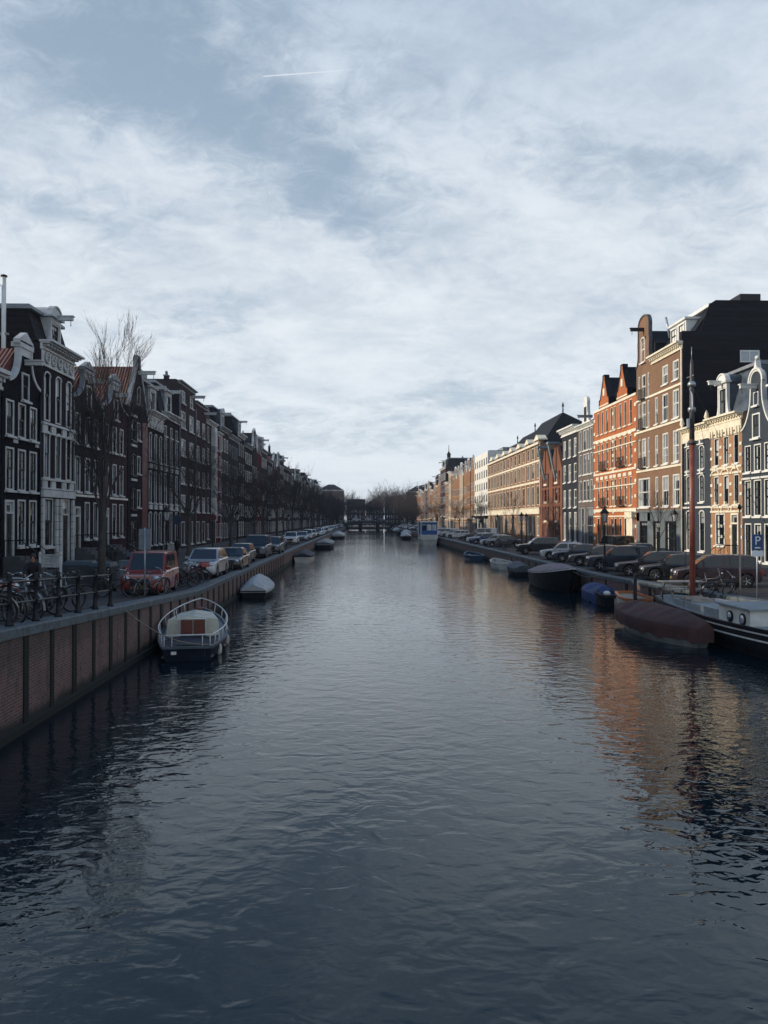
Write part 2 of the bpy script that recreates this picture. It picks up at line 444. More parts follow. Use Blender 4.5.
def gable_outline(kind, w, H, gh, nw=None, c=None):
    """left half (x<centre) as list bottom->top, mirrored"""
    c = w/2 if c is None else c
    hw = w/2; nw = (nw or w*.42)/2
    if kind == 'neck':
        L = [(hw, 0)] + curve((hw,0), (nw+.15,gh*.1), (nw, gh*.52)) + [(nw, gh*.76), (nw+.18, gh*.76), (nw+.18, gh*.82), (0, gh)]
    elif kind == 'bell':
        L = [(hw, 0)] + curve((hw,0), (hw*.62,gh*.08), (nw+.05, gh*.45)) + curve((nw+.05,gh*.45), (nw-.1,gh*.72), (nw, gh*.78)) + curve((nw,gh*.78), (nw*.95,gh), (0, gh))
    elif kind == 'step':
        L = [(hw, 0)]; k = 5
        for i in range(k):
            x = hw - (hw-.35)*i/k; z = gh*(i+1)/(k+.6); x2 = hw-(hw-.35)*(i+1)/k
            L += [(x, z), (x2, z)]
        L += [(.35, gh), (0, gh)]
    elif kind == 'spout':
        L = [(hw, 0), (.45, gh*.84), (.45, gh), (0, gh)]
    else:
        L = [(hw, 0), (0, gh)]
    pts = [(c-x, H+z) for x, z in L]
    right = [(c+x, H+z) for x, z in L[::-1]]
    return pts + right[1:]
def hoist(root, u, z, L=1.2, y0=.2, m=None):
    mb = MB(); mb.box(u-.11, u+.11, -L, y0, z-.12, z+.12); mb.box(u-.17, u+.17, -L-.06, y0, z+.123, z+.2)
    o = mb.build('hoist_beam', m or DEF[0], root)
    hk = MB(); hk.tube([(u,-L+.15,z-.12),(u,-L+.15,z-.34),(u+.06,-L+.15,z-.42),(u,-L+.15,z-.47),(u-.05,-L+.15,z-.43)], .022, 5); hk.build('hook', M_iron, o)
    return o
def cornice(mb, w, H, proj=.5, th=.55, dent=True, ov=.08, m=0):
    mb.box(-ov*.3, w+ov*.3, -proj*.25, .06, H-th, H-th*.82, m)
    mb.box(-ov*.3, w+ov*.3, -proj*.12, .06, H-th*.82, H-th*.35, m)
    mb.box(-ov*.6, w+ov*.6, -proj*.7, .06, H-th*.35, H-th*.2, m)
    mb.box(-ov, w+ov, -proj, .1, H-th*.2, H+.02, m)
    if dent:
        n = max(4, int(w/.42))
        for i in range(n):
            x = w*(i+.5)/n; mb.box(x-.09, x+.09, -proj*.55, .05, H-th*.6, H-th*.352, m)
def chimney(parent, x, y, z, w=.7, d=.5, h=1.6, m=None, pots=2):
    mb = MB(); mb.box(x-w/2, x+w/2, y-d/2, y+d/2, z-1.2, z+h, 0); mb.box(x-w/2-.06, x+w/2+.06, y-d/2-.06, y+d/2+.06, z+h, z+h+.12, 1)
    for i in range(pots):
        px = x - w/2 + w*(i+.5)/pots
        mb.lathe([(.13,0),(.11,.4),(.14,.45)], 8, 1, Matrix.Translation((px, y, z+h+.12)))
    return mb.build('chimney', [m or BR['dark'], M_grey], parent)
def dormer(root, u, z, w, h, y=.35, D=2.2, m=None, cheek=None, top='arch', st=None, simple=False, beam=True):
    m = m or DEF[0]; mb = MB()
    mb.box(u-w/2, u-w/2+.16, y, y+.25, z, z+h, 0); mb.box(u+w/2-.16, u+w/2, y, y+.25, z, z+h, 0)
    mb.box(u-w/2+.16, u+w/2-.16, y, y+.25, z, z+.12, 0); mb.box(u-w/2+.16, u+w/2-.16, y, y+.25, z+h-.3, z+h, 0)
    mb.box(u-w/2+.03, u+w/2-.03, y+.25, y+D, z, z+h-.02, 1)
    mb.box(u-w/2-.2, u+w/2+.2, y-.18, y+.3, z+h+.003, z+h+.14, 0)
    mb.box(u-w/2-.06, u+w/2+.06, y+.3, y+D, z+h, z+h+.08, 1)
    if top == 'arch':
        pts = [(u-w/2-.05+ (w+.1)*i/12, z+h+.14+ (w*.42)*math.sqrt(max(0, 1-(2*i/12-1)**2))) for i in range(13)]
        mb.prism_xz(pts, y-.02, y+.3, 0)
        for p, q in zip(pts, pts[1:]): mb.bar((p[0], y+.08, p[1]), (q[0], y+.08, q[1]), .36, .1, 0)
        mb.prism_xz([(u+(x-u)*.96, z2-.03) for x, z2 in pts], y+.3, y+D, 1)
    elif top == 'ped':
        pts = [(u-w/2-.18, z+h+.14), (u+w/2+.18, z+h+.14), (u, z+h+.14+w*.36)]
        mb.prism_xz(pts, y-.1, y+.3, 0); mb.prism_xz([(u+(x-u)*.9, z2-.02) for x, z2 in pts], y+.3, y+D, 1)
    for s in (-1, 1):
        sc_ = [(u+s*w/2, z), (u+s*(w/2+.45), z)] + curve((u+s*(w/2+.45), z), (u+s*(w/2+.02), z+.15), (u+s*w/2, z+h*.7))
        if s > 0: sc_ = sc_
        mb.prism_xz(sc_ if s > 0 else sc_[::-1], y+.03, y+.2, 0)
    d = mb.build('dormer', [m, cheek or M_zinc], root)
    st = dict(st or {}); st['sill'] = False
    add_window(d, u, z+.12, w-.32, h-.42, m, st, simple, y=y+.08)
    if beam: hoist(root, u, z+h+.05, .95, y+.3, m)
    return d
def roof(root, kind, w, H, D, rh, m, y0=.35, inset=.25, top_in=1.1, simple=False):
    mb = MB()
    if kind == 'ridge_y':
        mb.prism_xz([(.06,H-.02),(w-.06,H-.02),(w/2,H+rh)], y0, D, 0)
    elif kind == 'ridge_x':
        a = [(0.03,y0-.1,H),(.03,D,H),(.03,D/2,H+rh)]; b = [(w-.03,p[1],p[2]) for p in a]
        mb.add(a+b, [(0,1,2),(5,4,3),(0,2,5,3),(2,1,4,5),(1,0,3,4)], 0)
    elif kind == 'hip':
        r = min(w*.45, D*.45)
        mb.add([(0,y0-.2,H),(w,y0-.2,H),(w,D,H),(0,D,H),(r,D/2,H+rh),(w-r,D/2,H+rh)], [(0,1,5,4),(1,2,5),(2,3,4,5),(3,0,4),(3,2,1,0)], 0)
    elif kind == 'mansard':
        a = [(.04,inset,H),(w-.04,inset,H),(w-.04,D,H),(.04,D,H)]
        t = [(.05,top_in,H+rh),(w-.05,top_in,H+rh),(w-.05,D,H+rh),(.05,D,H+rh)]
        mb.add(a+t, [(0,1,5,4),(1,2,6,5),(2,3,7,6),(3,0,4,7),(4,5,6,7)], 0)
        mb.box(-.02, w+.02, top_in-.3, D+.05, H+rh+.002, H+rh+.18, 1); mb.box(-.0, w, top_in-.15, D, H+rh+.183, H+rh+.3, 1)
    elif kind == 'flat':
        mb.box(.1, w-.1, .3, D-.1, H+.004, H+.12, 0)
        mb.box(w*.3, w*.6, D*.4, D*.6, H+.12, H+1.6, 1)
    return mb.build('roof', [m, M_grey], root)
BR = {}
def brick_cols():
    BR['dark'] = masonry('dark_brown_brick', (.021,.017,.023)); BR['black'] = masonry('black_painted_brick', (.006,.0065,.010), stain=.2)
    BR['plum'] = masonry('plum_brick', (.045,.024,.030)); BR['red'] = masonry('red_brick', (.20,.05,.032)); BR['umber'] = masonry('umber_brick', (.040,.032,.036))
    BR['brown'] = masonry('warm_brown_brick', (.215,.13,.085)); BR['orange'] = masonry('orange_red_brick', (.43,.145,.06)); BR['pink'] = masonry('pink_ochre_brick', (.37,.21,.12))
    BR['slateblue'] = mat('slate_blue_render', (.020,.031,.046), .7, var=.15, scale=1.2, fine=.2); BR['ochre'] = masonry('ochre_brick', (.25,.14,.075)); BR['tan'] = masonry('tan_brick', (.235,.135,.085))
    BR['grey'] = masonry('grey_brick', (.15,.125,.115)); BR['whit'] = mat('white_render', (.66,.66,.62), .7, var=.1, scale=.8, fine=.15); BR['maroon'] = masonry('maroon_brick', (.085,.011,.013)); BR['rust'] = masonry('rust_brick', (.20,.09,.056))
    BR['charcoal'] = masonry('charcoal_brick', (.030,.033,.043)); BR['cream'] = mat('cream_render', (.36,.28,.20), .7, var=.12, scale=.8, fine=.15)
brick_cols()
DOORS = {}
def door(root, u, z, w, h, m=None, frame=None, simple=False):
    m = m or M_dkgreen; frame = frame or DEF[0]
    key = (round(w,2), round(h,2), m.name, frame.name)
    if key not in DOORS:
        mb = MB(); a, b = -w/2, w/2; t = .75*h
        mb.box(a, a+.14, -.04, .14, 0, h); mb.box(b-.14, b, -.04, .14, 0, h); mb.box(a+.14, b-.14, -.04, .14, h-.14, h); mb.box(a+.14, b-.14, -.03, .14, t, t+.12)
        mb.box(a+.14, b-.14, .06, .13, 0, t, 1)
        for (i, j) in ((0,0),(1,0),(0,1),(1,1)):
            x0 = a+.14+(w-.28)*(.1+.46*i); z0 = t*(.06+.47*j); mb.box(x0, x0+(w-.28)*.34, .04, .06, z0, z0+t*.38, 1)
        gl = MB(); gl.quad((a+.14,.1,t+.12),(b-.14,.1,t+.12),(b-.14,.1,h-.14),(a+.14,.1,h-.14))
        hd = MB(); hd.ball((b-.26,.03,t*.47), .05, 6)
        DOORS[key] = (mb.mesh('door',[frame,m]), gl.mesh('fanlight',[M_pane]), hd.mesh('handle',[M_chrome]))
    d, g_, h_ = DOORS[key]
    o = link('door', d, root, (u,0,z))
    link('fanlight', g_, o)
    if not simple: link('handle', h_, o)
    return o
def stoop(root, u, z, w=1.7, n=5, m=None, rails=True):
    mb = MB(); p = 1.0
    if z > .05:
        for i in range(n):
            mb.box(u-w/2, u+w/2, -p-(n-1-i)*.27, -p-(n-2-i)*.27 if i < n-1 else -.02, 0, z*(i+1)/n - .01)
    o = mb.build('stoop', m or mat('bluestone', (.06,.068,.075), .75, var=.25), root)
    if rails:
        for s in (-1, 1):
            r = MB(); x = u+s*(w/2-.06)
            r.tube([(x,-p-(n-1)*.27,z/n+.9),(x,-p,z+.9),(x,-.05,z+.9)], .028, 5)
            for t in range(5):
                y = -.1 - t*(p+(n-1)*.27-.1)/4; zz_ = z+.9 if y > -p else z+.9-(z-z/n)*(-y-p)/((n-1)*.27); r.tube([(x,y,zz_),(x,y,zz_-.92)], .018, 4)
            r.build('railing', M_iron, o)
    return o
def house(label, side, d0, d1, H, brick, rows, D=11., setb=0., group=None, name='canal_house', cat='house', gable=None, gmat=None, simple=False, wallh=None, z=None):
    w = d1-d0-.03
    zb = (zl if side < 0 else zr)((d0+d1)/2) if z is None else z
    loc, rz = ((FL-setb, d0+.015, zb), R(90)) if side < 0 else ((FR+setb, d1-.015, zb), R(-90))
    root = thing(name, label, cat, loc, rz, group)
    holes = []
    for r in rows:
        for (u, ww) in r['at']:
            holes.append((u-ww/2, u+ww/2, r['z'], r['z']+r['h']))
    mb = MB(); mb_h = [h for h in holes if h[3] <= H]
    front_wall(mb, w, H, D, mb_h)
    if gable:
        g_ = gable_outline(gable['kind'], gable.get('w', w), H, gable['h'], gable.get('nw'), gable.get('c'))
        mb.prism_xz(g_, 0, .3, 0)
    wall = mb.build('wall', [brick], root)
    for r in rows:
        for (u, ww) in r['at']:
            if r.get('door'): door(root, u, r['z'], ww, r['h'], r.get('dm'), r.get('frame'), simple)
            else: add_window(root, u, r['z'], ww, r['h'], brick, r, simple)
    if gable:
        tm = MB()
        for p, q_ in zip(g_, g_[1:]):
            tm.bar((p[0], .1, p[1]), (q_[0], .1, q_[1]), .36, gable.get('t', .2), 0)
        tm.build('gable_coping', gmat or DEF[0], root)
        if gable.get('fill'):
            nwid = gable.get('nw', w*.42)
            fb = MB(); c = gable.get('c', w/2); h = gable['h']
            fb.box(c-nwid/2-.16, c+nwid/2+.16, -.12, .45, H+h*.70, H+h*.79)
            fb.prism_xz([(c-nwid/2-.2, H+h*.83), (c+nwid/2+.2, H+h*.83), (c, H+h*1.0)], -.1, .3)
            fb.box(c-nwid/2, c+nwid/2, -.04, .2, H+h*.55, H+h*.70)
            fb.build('pediment', gmat or DEF[0], root)
    return root, w
def band(root, w, z, h, proj=.08, m=None, name='string_course', x0=0., x1=None):
    mb = MB(); mb.box(x0-.0+.01, (w if x1 is None else x1)-.01, -proj, .05, z, z+h); return mb.build(name, m or M_white, root)
def cornice_part(root, w, H, proj=.5, th=.6, dent=True, m=None, x0=0., x1=None):
    mb = MB(); x1 = w if x1 is None else x1
    cornice(mb, x1-x0, H, proj, th, dent); o = mb.build('cornice', m or DEF[0], root); o.location.x = x0
    return o
def pipe(root, x, H, m=None):
    mb = MB(); mb.tube([(x,-.08,.1),(x,-.08,H)], .05, 6); return mb.build('downpipe', m or M_grey, root)
def balcony(root, u, z, w):
    mb = MB()
    mb.box(u-w/2, u+w/2, -.34, -.02, z-.08, z)
    for zz_ in (z+.5, z+.95): mb.box(u-w/2, u+w/2, -.34, -.31, zz_, zz_+.03); 
    for s in (-1,1): mb.box(u+s*w/2-.015, u+s*w/2+.015, -.34, 0, z+.95, z+.98)
    n = max(4, int(w/.13))
    for i in range(n+1):
        x = u-w/2+w*i/n; mb.box(x-.012, x+.012, -.335, -.315, z, z+.95)
    return mb.build('balcony_grille', M_iron, root)
def relief(mb, x0, x1, z0, z1, y=-.06, n=5, m=0, seed=1):
    """carved scrollwork: leafy lumps and rings"""
    r = random.Random(seed)
    for i in range(n):
        cx = x0+(x1-x0)*(i+.5)/n; cz = (z0+z1)/2; s = min((x1-x0)/n, z1-z0)*.42
        ring = [(cx+s*math.cos(a), y-.04, cz+s*math.sin(a)) for a in [2*math.pi*k/10 for k in range(10)]]
        mb.tube(ring, s*.2, 5, m, closed=True)
        for k in range(5):
            a = r.uniform(0, 6.28); mb.ball((cx+s*.45*math.cos(a), y-.02, cz+s*.45*math.sin(a)), s*.26, 5, m)
def W(z, h, at, **k): return dict(z=z, h=h, at=at, **k)

# ---------- shaded quay (x = -20), near to far
# corner house at the picture's edge
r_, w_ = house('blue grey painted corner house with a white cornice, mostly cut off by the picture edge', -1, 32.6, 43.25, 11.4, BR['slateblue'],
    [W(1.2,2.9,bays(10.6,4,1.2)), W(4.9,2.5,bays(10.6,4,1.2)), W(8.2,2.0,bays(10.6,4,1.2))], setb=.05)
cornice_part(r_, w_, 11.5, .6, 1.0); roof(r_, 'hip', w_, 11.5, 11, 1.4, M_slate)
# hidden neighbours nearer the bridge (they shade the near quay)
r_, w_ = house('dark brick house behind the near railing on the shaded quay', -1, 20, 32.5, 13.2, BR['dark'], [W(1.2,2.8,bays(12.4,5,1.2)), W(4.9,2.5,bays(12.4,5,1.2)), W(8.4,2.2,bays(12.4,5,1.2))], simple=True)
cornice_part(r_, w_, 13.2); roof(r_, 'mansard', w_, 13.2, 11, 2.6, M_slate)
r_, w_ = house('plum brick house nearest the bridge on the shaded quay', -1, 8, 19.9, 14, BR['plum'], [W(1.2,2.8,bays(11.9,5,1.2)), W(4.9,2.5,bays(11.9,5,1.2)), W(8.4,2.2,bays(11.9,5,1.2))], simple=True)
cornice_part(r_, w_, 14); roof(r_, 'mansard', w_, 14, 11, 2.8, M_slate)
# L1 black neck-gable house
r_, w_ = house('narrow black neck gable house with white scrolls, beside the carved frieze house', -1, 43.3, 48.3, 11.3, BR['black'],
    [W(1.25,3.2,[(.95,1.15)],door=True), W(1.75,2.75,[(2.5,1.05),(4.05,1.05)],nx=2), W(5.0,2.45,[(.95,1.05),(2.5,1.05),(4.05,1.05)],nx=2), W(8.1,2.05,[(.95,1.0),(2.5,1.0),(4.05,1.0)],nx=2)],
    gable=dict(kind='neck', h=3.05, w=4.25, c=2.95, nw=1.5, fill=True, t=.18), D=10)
add_window(r_, 2.9, 10.35, .95, 1.65, BR['black'], dict(nx=1), False, y=-.04)
roof(r_, 'ridge_y', w_, 11.2, 10, 2.2, M_tile); hoist(r_, 2.95, 12.6, 1.0); stoop(r_, .95, 1.25, 1.6, 6)
for x in (1.7, 4.7): mb = MB(); mb.box(x-.3, x+.3, -.02, .02, 7.75, 7.95); mb.build('anchor_plate', M_lwhite, r_)
pipe(r_, 4.93, 11, M_black)
# L2 carved cornice house
r_, w_ = house('dark brick house with a carved white frieze, black mansard and arched dormer with hoist beam', -1, 48.3, 53.7, 14.4, BR['dark'],
    [W(1.6,3.1,[(1.15,1.5)],nx=2), W(.3,4.4,[(4.0,1.3)],door=True,dm=M_black), W(5.95,3.0,bays(5.37,3,.95),nx=1,arch=True,sill=False), W(9.55,3.15,bays(5.37,3,.95),nx=1,arch=True,sill=False)], D=12, setb=-.08)
mb = MB(); cornice(mb, w_, 14.5, .75, .55); mb.box(0, w_, -.1, .05, 12.95, 13.1); mb.box(.02, w_-.02, -.07, .04, 13.1, 13.95); relief(mb, .2, w_-.2, 13.12, 13.9, -.1, 5, 0, 3)
mb.build('cornice', M_lwhite, r_)
for zz_ in (5.25, 8.75): 
    mb = MB(); mb.box(.02, w_-.02, -.16, .04, zz_+.55, zz_+.7); mb.box(.02, w_-.02, -.1, .04, zz_, zz_+.1)
    for u in (.5, 1.8, 3.6, 4.9): mb.box(u-.35, u+.35, -.1, .04, zz_+.1, zz_+.55)
    mb.build('balustrade_panel', M_lwhite, r_)
mb = MB()
mb.box(.02, w_-.02, -.2, .04, 4.75, 5.2)
for u in (.2, 2.35, 3.0, 5.15):
    for k in range(9): mb.box(u-.17, u+.17, -.14, .04, .2+k*.5, .2+k*.5+.47)
mb.build('stone_portal', M_lwhite, r_)
roof(r_, 'mansard', w_, 14.5, 12, 1.95, M_tar, inset=.3, top_in=.9); dormer(r_, 2.7, 14.5, 1.6, 1.95, y=.15, top='arch', cheek=M_lwhite)
mb = MB(); mb.box(-.06, -.02, 3.4, 4.6, 14.95, 15.8, 0); mb.box(-.09, -.06, 3.65, 4.35, 15.03, 15.7, 1); mb.build('side_window', [M_lwhite, M_pane], r_)
# L3 twin neck gables
for i, (a, b, bk, lab) in enumerate(((53.7, 60., 'dark', 'dark brick house with low neck gable and red tiles, just past the carved cornice house'), (60., 66.35, 'plum', 'plum brick neck gable house behind the nearest bare tree, beside the tall pointed warehouse'))):
    ww = b-a
    r_, w_ = house(lab, -1, a, b, 11.9+.3*i, BR[bk], [W(1.35,2.9,[(1.0,1.1)],door=True), W(1.9,2.7,[(2.9,1.0),(4.7,1.0)],nx=2), W(5.3,2.5,[(1.0,.95),(2.9,1.),(4.7,.95)],nx=2), W(8.7,2.15,[(1.0,.95),(2.9,1.),(4.7,.95)],nx=2)],
        gable=dict(kind='neck', h=2.9, nw=1.9, fill=True, t=.16), D=10, setb=.05*i, gmat=M_stone)
    add_window(r_, w_/2, 11.4, 1.0, 1.7, BR[bk], dict(nx=2), False, y=-.04)
    roof(r_, 'ridge_y', w_, 11.8+.3*i, 10, 2.6, M_tile); hoist(r_, w_/2, 13.4, 1.0); stoop(r_, 1.0, 1.35, 1.6, 6)
    pipe(r_, .12, 11.6, M_grey); band(r_, w_, 4.95, .16)
# L4 pointed warehouse with red strip
r_, w_ = house('tall pointed gable warehouse with dark arched shutters and a red painted strip', -1, 66.4, 72.3, 13.1, BR['dark'],
    [W(.3,2.9,[(1.5,1.6)],door=True,dm=M_black,frame=M_black)]+[W(z_,1.9,[(1.5,1.3)],nx=2,frame=M_black,sash=M_black,arch=True) for z_ in (4.2,7.2,10.2)]+[W(z_,1.6,[(3.1,.9)],nx=2) for z_ in (4.4,7.4,10.4)],
    gable=dict(kind='spout', h=4.7, w=5.8, t=.3), gmat=M_stone, D=12)
add_window(r_, w_/2, 13.6, .9, 1.6, BR['dark'], dict(nx=1, arch=True, frame=M_stone), False, y=-.04)
roof(r_, 'ridge_y', w_, 13.0, 12, 4.0, M_tile); hoist(r_, w_/2, 16.4, 1.5)
mb = MB(); mb.box(4.1, 5.8, -.06, .05, .2, 12.2); mb.build('red_painted_strip', mat('oxblood_paint', (.075,.009,.012), .6, var=.3, scale=.8), r_)
mb = MB()
for z_ in (3.6, 6.7, 9.7, 12.3): mb.box(.8, 2.3, -.12, .05, z_, z_+.2)
mb.build('stone_sills', M_lwhite, r_)
# L5, L6
for i, (a, b, H, bk, lab) in enumerate(((72.35, 77.8, 13.6, 'black', 'black brick house with three tall arched windows a floor and carved frieze'), (77.8, 84.6, 14.2, 'dark', 'dark brick house with plain white cornice and pale plinth beside the black arched one'))):
    r_, w_ = house(lab, -1, a, b, H, BR[bk], [W(.9,3.2,bays(b-a,3,.95),nx=1,arch=(i==0)), W(4.9,3.1,bays(b-a,3,.9),nx=1,arch=(i==0),sill=True), W(8.9,2.7,bays(b-a,3,.9),nx=1,arch=(i==0))]+([W(11.8,1.1,bays(b-a,3,.8),nx=1)] if i else []), D=12)
    mb = MB(); cornice(mb, w_, H, .6, .6)
    if i == 0: mb.box(.02, w_-.02, -.07, .04, H-1.6, H-.6); relief(mb, .2, w_-.2, H-1.55, H-.65, -.1, 5, 0, 5)
    mb.build('cornice', M_lwhite, r_); roof(r_, 'mansard', w_, H, 12, 2.9, M_slate, inset=.3, top_in=1.)
    mb = MB()
    for z_ in (4.3, 8.2):
        for u, ww in bays(w_, 3, .9): mb.box(u-.5, u+.5, -.12, .05, z_, z_+.42)
    mb.build('sill_panels', M_lwhite, r_)
    dormer(r_, w_/2, H, 2.0, 2.4, y=.2, top='flat', cheek=M_grey)
    if i: mb = MB(); mb.box(.03, w_-.03, -.05, .04, 0, .85); mb.box(.03, w_-.03, -.09, .04, 4.2, 4.4); mb.build('plinth', M_stone, r_)
# L7 flat-topped block
for i, (a, b, H, lab) in enumerate(((84.6, 92.8, 18.6, 'tall flat topped brown block with wide white lattice windows above the shaded quay'), (92.8, 99.4, 17.6, 'slightly lower flat topped brick block with white windows next to the tall brown block'))):
    rows = [W(z_,1.9,bays(b-a,2+(i==0)*0,2.1 if i==0 else 1.6),nx=4 if i == 0 else 2,frame=M_lwhite,sash=M_lwhite) for z_ in (4.2,7.3,10.4,13.5)] + [W(.5,2.6,bays(b-a,2,1.7),nx=3)] + ([W(16.3,1.4,bays(b-a,2,1.6),nx=2,sash=M_lwhite)] if i == 0 else [])
    r_, w_ = house(lab, -1, a, b, H, BR['umber'] if i == 0 else BR['plum'], rows, D=12)
    cornice_part(r_, w_, H, .35, .35, False, M_grey); rf = roof(r_, 'flat', w_, H, 12, 1, M_tar); chimney(rf, w_*.8, 3, H, m=BR['umber']); hoist(r_, w_*.8, H-.9, 1.5)
    pipe(r_, .15, H-1)
# L8 white bay column, L9 red
r_, w_ = house('brick house with a full height white bay column, beside the flat topped blocks', -1, 99.4, 105.6, 16.2, BR['umber'], [W(z_,2.,[(1.1,1.0)],nx=2) for z_ in (.8,4.2,7.4,10.6,13.4)], D=12)
mb = MB(); mb.box(3.3, 4.9, -.5, .04, 3.4, 15.6, 0)
for z_ in (3.5, 6.6, 9.6, 12.6): mb.box(3.26, 4.94, -.54, .02, z_-.4, z_+.5, 1)
mb.build('bay_column', [M_lwhite, M_grey], r_)
bw = dict(nx=2, sill=False, sash=M_lwhite)
for z_ in (4.3, 7.3, 10.3, 13.2): add_window(r_, 4.1, z_, 1.2, 1.8, M_lwhite, bw, True, y=-.55)
cornice_part(r_, w_, 16.2, .5, .5); rf = roof(r_, 'mansard', w_, 16.2, 12, 1.8, M_slate); chimney(rf, 5, 4, 18, m=M_grey)
r_, w_ = house('narrow bright red brick house with white edging on the shaded quay', -1, 105.6, 109.8, 15.4, BR['maroon'], [W(z_,1.9,bays(4.2,2,.9),nx=2) for z_ in (.9,4.,7.2,10.3,12.9)], D=12)
cornice_part(r_, w_, 15.4, .45, .5); roof(r_, 'flat', w_, 15.4, 12, 1, M_tar)
mb = MB(); mb.box(4.0, 4.16, -.05, .05, 0, 14.8); mb.box(.01, .17, -.05, .05, 0, 14.8); mb.build('corner_strips', M_lwhite, r_)
# generic far ones, shaded side
def generic(side, d0, d1, H, bk, rt, rr, label, group, bk_rows=None, trim=None):
    ww = d1-d0; n = 3 if ww < 7.6 else 4
    nf = 4 if H < 15.5 else 5
    fh = (H-.9)/nf
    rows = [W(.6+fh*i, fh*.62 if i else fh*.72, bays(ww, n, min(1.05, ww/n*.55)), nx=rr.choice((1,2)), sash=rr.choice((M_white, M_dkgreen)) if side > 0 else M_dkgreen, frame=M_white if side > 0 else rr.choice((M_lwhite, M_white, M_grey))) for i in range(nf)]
    gb = None; Hh = H
    if rt in ('neck','bell','step','spout'): gb = dict(kind=rt, h=3.6, w=ww-.1, t=.25); Hh = H-1.6; rows = [r for r in rows if r['z']+r['h'] < Hh-.05]
    r_, w_ = house(label, side, d0, d1, Hh, BR[bk], rows, D=12, group=group, gable=gb, simple=True, setb=rr.uniform(-.12,.12))
    if gb:
        roof(r_, 'ridge_y', w_, Hh-.05, 12, 2.9, rr.choice((M_tile, M_slate))); hoist(r_, w_/2, Hh+1.9, 1.3)
        add_window(r_, w_/2, Hh+.1, .9, 1.5, BR[bk], dict(nx=1), True, y=-.04)
    else:
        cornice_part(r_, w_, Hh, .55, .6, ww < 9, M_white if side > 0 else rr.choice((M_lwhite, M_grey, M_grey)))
        if rt == 'mansard':
            rf = roof(r_, 'mansard', w_, Hh, 12, 2.7, M_slate, inset=.3, top_in=1.2); dormer(r_, w_/2, Hh, 1.7, 2.1, y=.2, top=rr.choice(('arch','ped','flat')), simple=True)
        elif rt == 'hip': rf = roof(r_, 'hip', w_, Hh, 12, 3.2, rr.choice((M_slate, M_tile)))
        else: rf = roof(r_, 'flat', w_, Hh, 12, 1, M_tar)
        chimney(rf, rr.uniform(1,w_-1), rr.uniform(3,6), Hh+1.6, m=BR[bk])
    if side > 0: band(r_, w_, .6+fh-.35, .18, .1, M_cream)
    return r_
COLW = dict(maroon='maroon', dark='dark brown', plum='plum red', umber='umber', black='black', charcoal='charcoal grey', rust='rust red', ochre='ochre', tan='tan', brown='warm brown', grey='grey', cream='cream', red='red', pink='pink ochre', orange='orange')
ROOFW = dict(mansard='mansard roof and dormer', flat='flat white cornice', neck='neck gable', bell='bell gable', step='stepped gable', spout='pointed gable', hip='hipped roof')
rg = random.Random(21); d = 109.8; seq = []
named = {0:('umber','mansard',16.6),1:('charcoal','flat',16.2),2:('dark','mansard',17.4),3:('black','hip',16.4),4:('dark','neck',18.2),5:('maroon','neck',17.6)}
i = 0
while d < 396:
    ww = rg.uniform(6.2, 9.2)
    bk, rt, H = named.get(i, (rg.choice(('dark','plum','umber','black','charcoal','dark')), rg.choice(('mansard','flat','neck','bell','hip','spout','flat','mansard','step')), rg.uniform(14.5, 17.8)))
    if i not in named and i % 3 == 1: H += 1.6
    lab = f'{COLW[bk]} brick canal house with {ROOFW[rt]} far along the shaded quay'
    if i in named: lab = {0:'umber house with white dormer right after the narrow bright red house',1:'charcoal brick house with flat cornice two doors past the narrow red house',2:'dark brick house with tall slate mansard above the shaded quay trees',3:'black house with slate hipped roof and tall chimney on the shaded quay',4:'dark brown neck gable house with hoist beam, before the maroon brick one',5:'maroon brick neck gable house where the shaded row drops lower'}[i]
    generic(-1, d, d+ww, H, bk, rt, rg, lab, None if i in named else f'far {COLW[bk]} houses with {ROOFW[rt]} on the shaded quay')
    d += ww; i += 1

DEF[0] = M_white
# ---------- sunlit quay (x = 27.5), near to far
r_, w_ = house('dark blue house at the near end of the sunlit quay', 1, 38, 51.1, 12.5, BR['slateblue'], [W(1,2.8,bays(13,5,1.1)), W(4.9,2.4,bays(13,5,1.1)), W(8.3,2.1,bays(13,5,1.1))], simple=True)
cornice_part(r_, w_, 12.5); roof(r_, 'mansard', w_, 12.5, 11, 2.6, M_slate)
# R0 slate blue bell gable
r_, w_ = house('slate blue painted house with white edged bell gable, cut by the picture edge', 1, 51.2, 55.4, 9.9, BR['slateblue'],
    [W(.45,2.7,[(.75,.95),(2.1,.95),(3.45,.95)],nx=2), W(3.65,2.6,[(.75,.95),(2.1,1.05),(3.45,.95)],nx=2,sill=True), W(6.8,1.95,[(.75,.9),(2.1,1.,),(3.45,.9)],nx=2)],
    gable=dict(kind='bell', h=4.0, nw=1.6, t=.13), D=10)
add_window(r_, 2.08, 9.15+.0, 1.05, 1.75, BR['slateblue'], dict(nx=2), False, y=-.05)
add_window(r_, 2.08, 11.45, .7, .95, BR['slateblue'], dict(nx=1, rails=()), False, y=-.05)
hoist(r_, 2.08, 12.75, 1.2); roof(r_, 'ridge_y', w_, 9.8, 10, 3.2, M_zinc)
mb = MB(); pts = [(2.08+.95*math.cos(a), 13.1+.95*math.sin(a)) for a in [math.pi*k/12 for k in range(13)]]
for p, q_ in zip(pts, pts[1:]): mb.bar((p[0],-.03,p[1]),(q_[0],-.03,q_[1]),.22,.14)
mb.prism_xz([(1.85,14.0),(2.3,14.0),(2.08,14.75)], -.1, .25); mb.ball((2.08,.05,14.8), .16); mb.build('gable_crest', M_white, r_)
mb = MB()
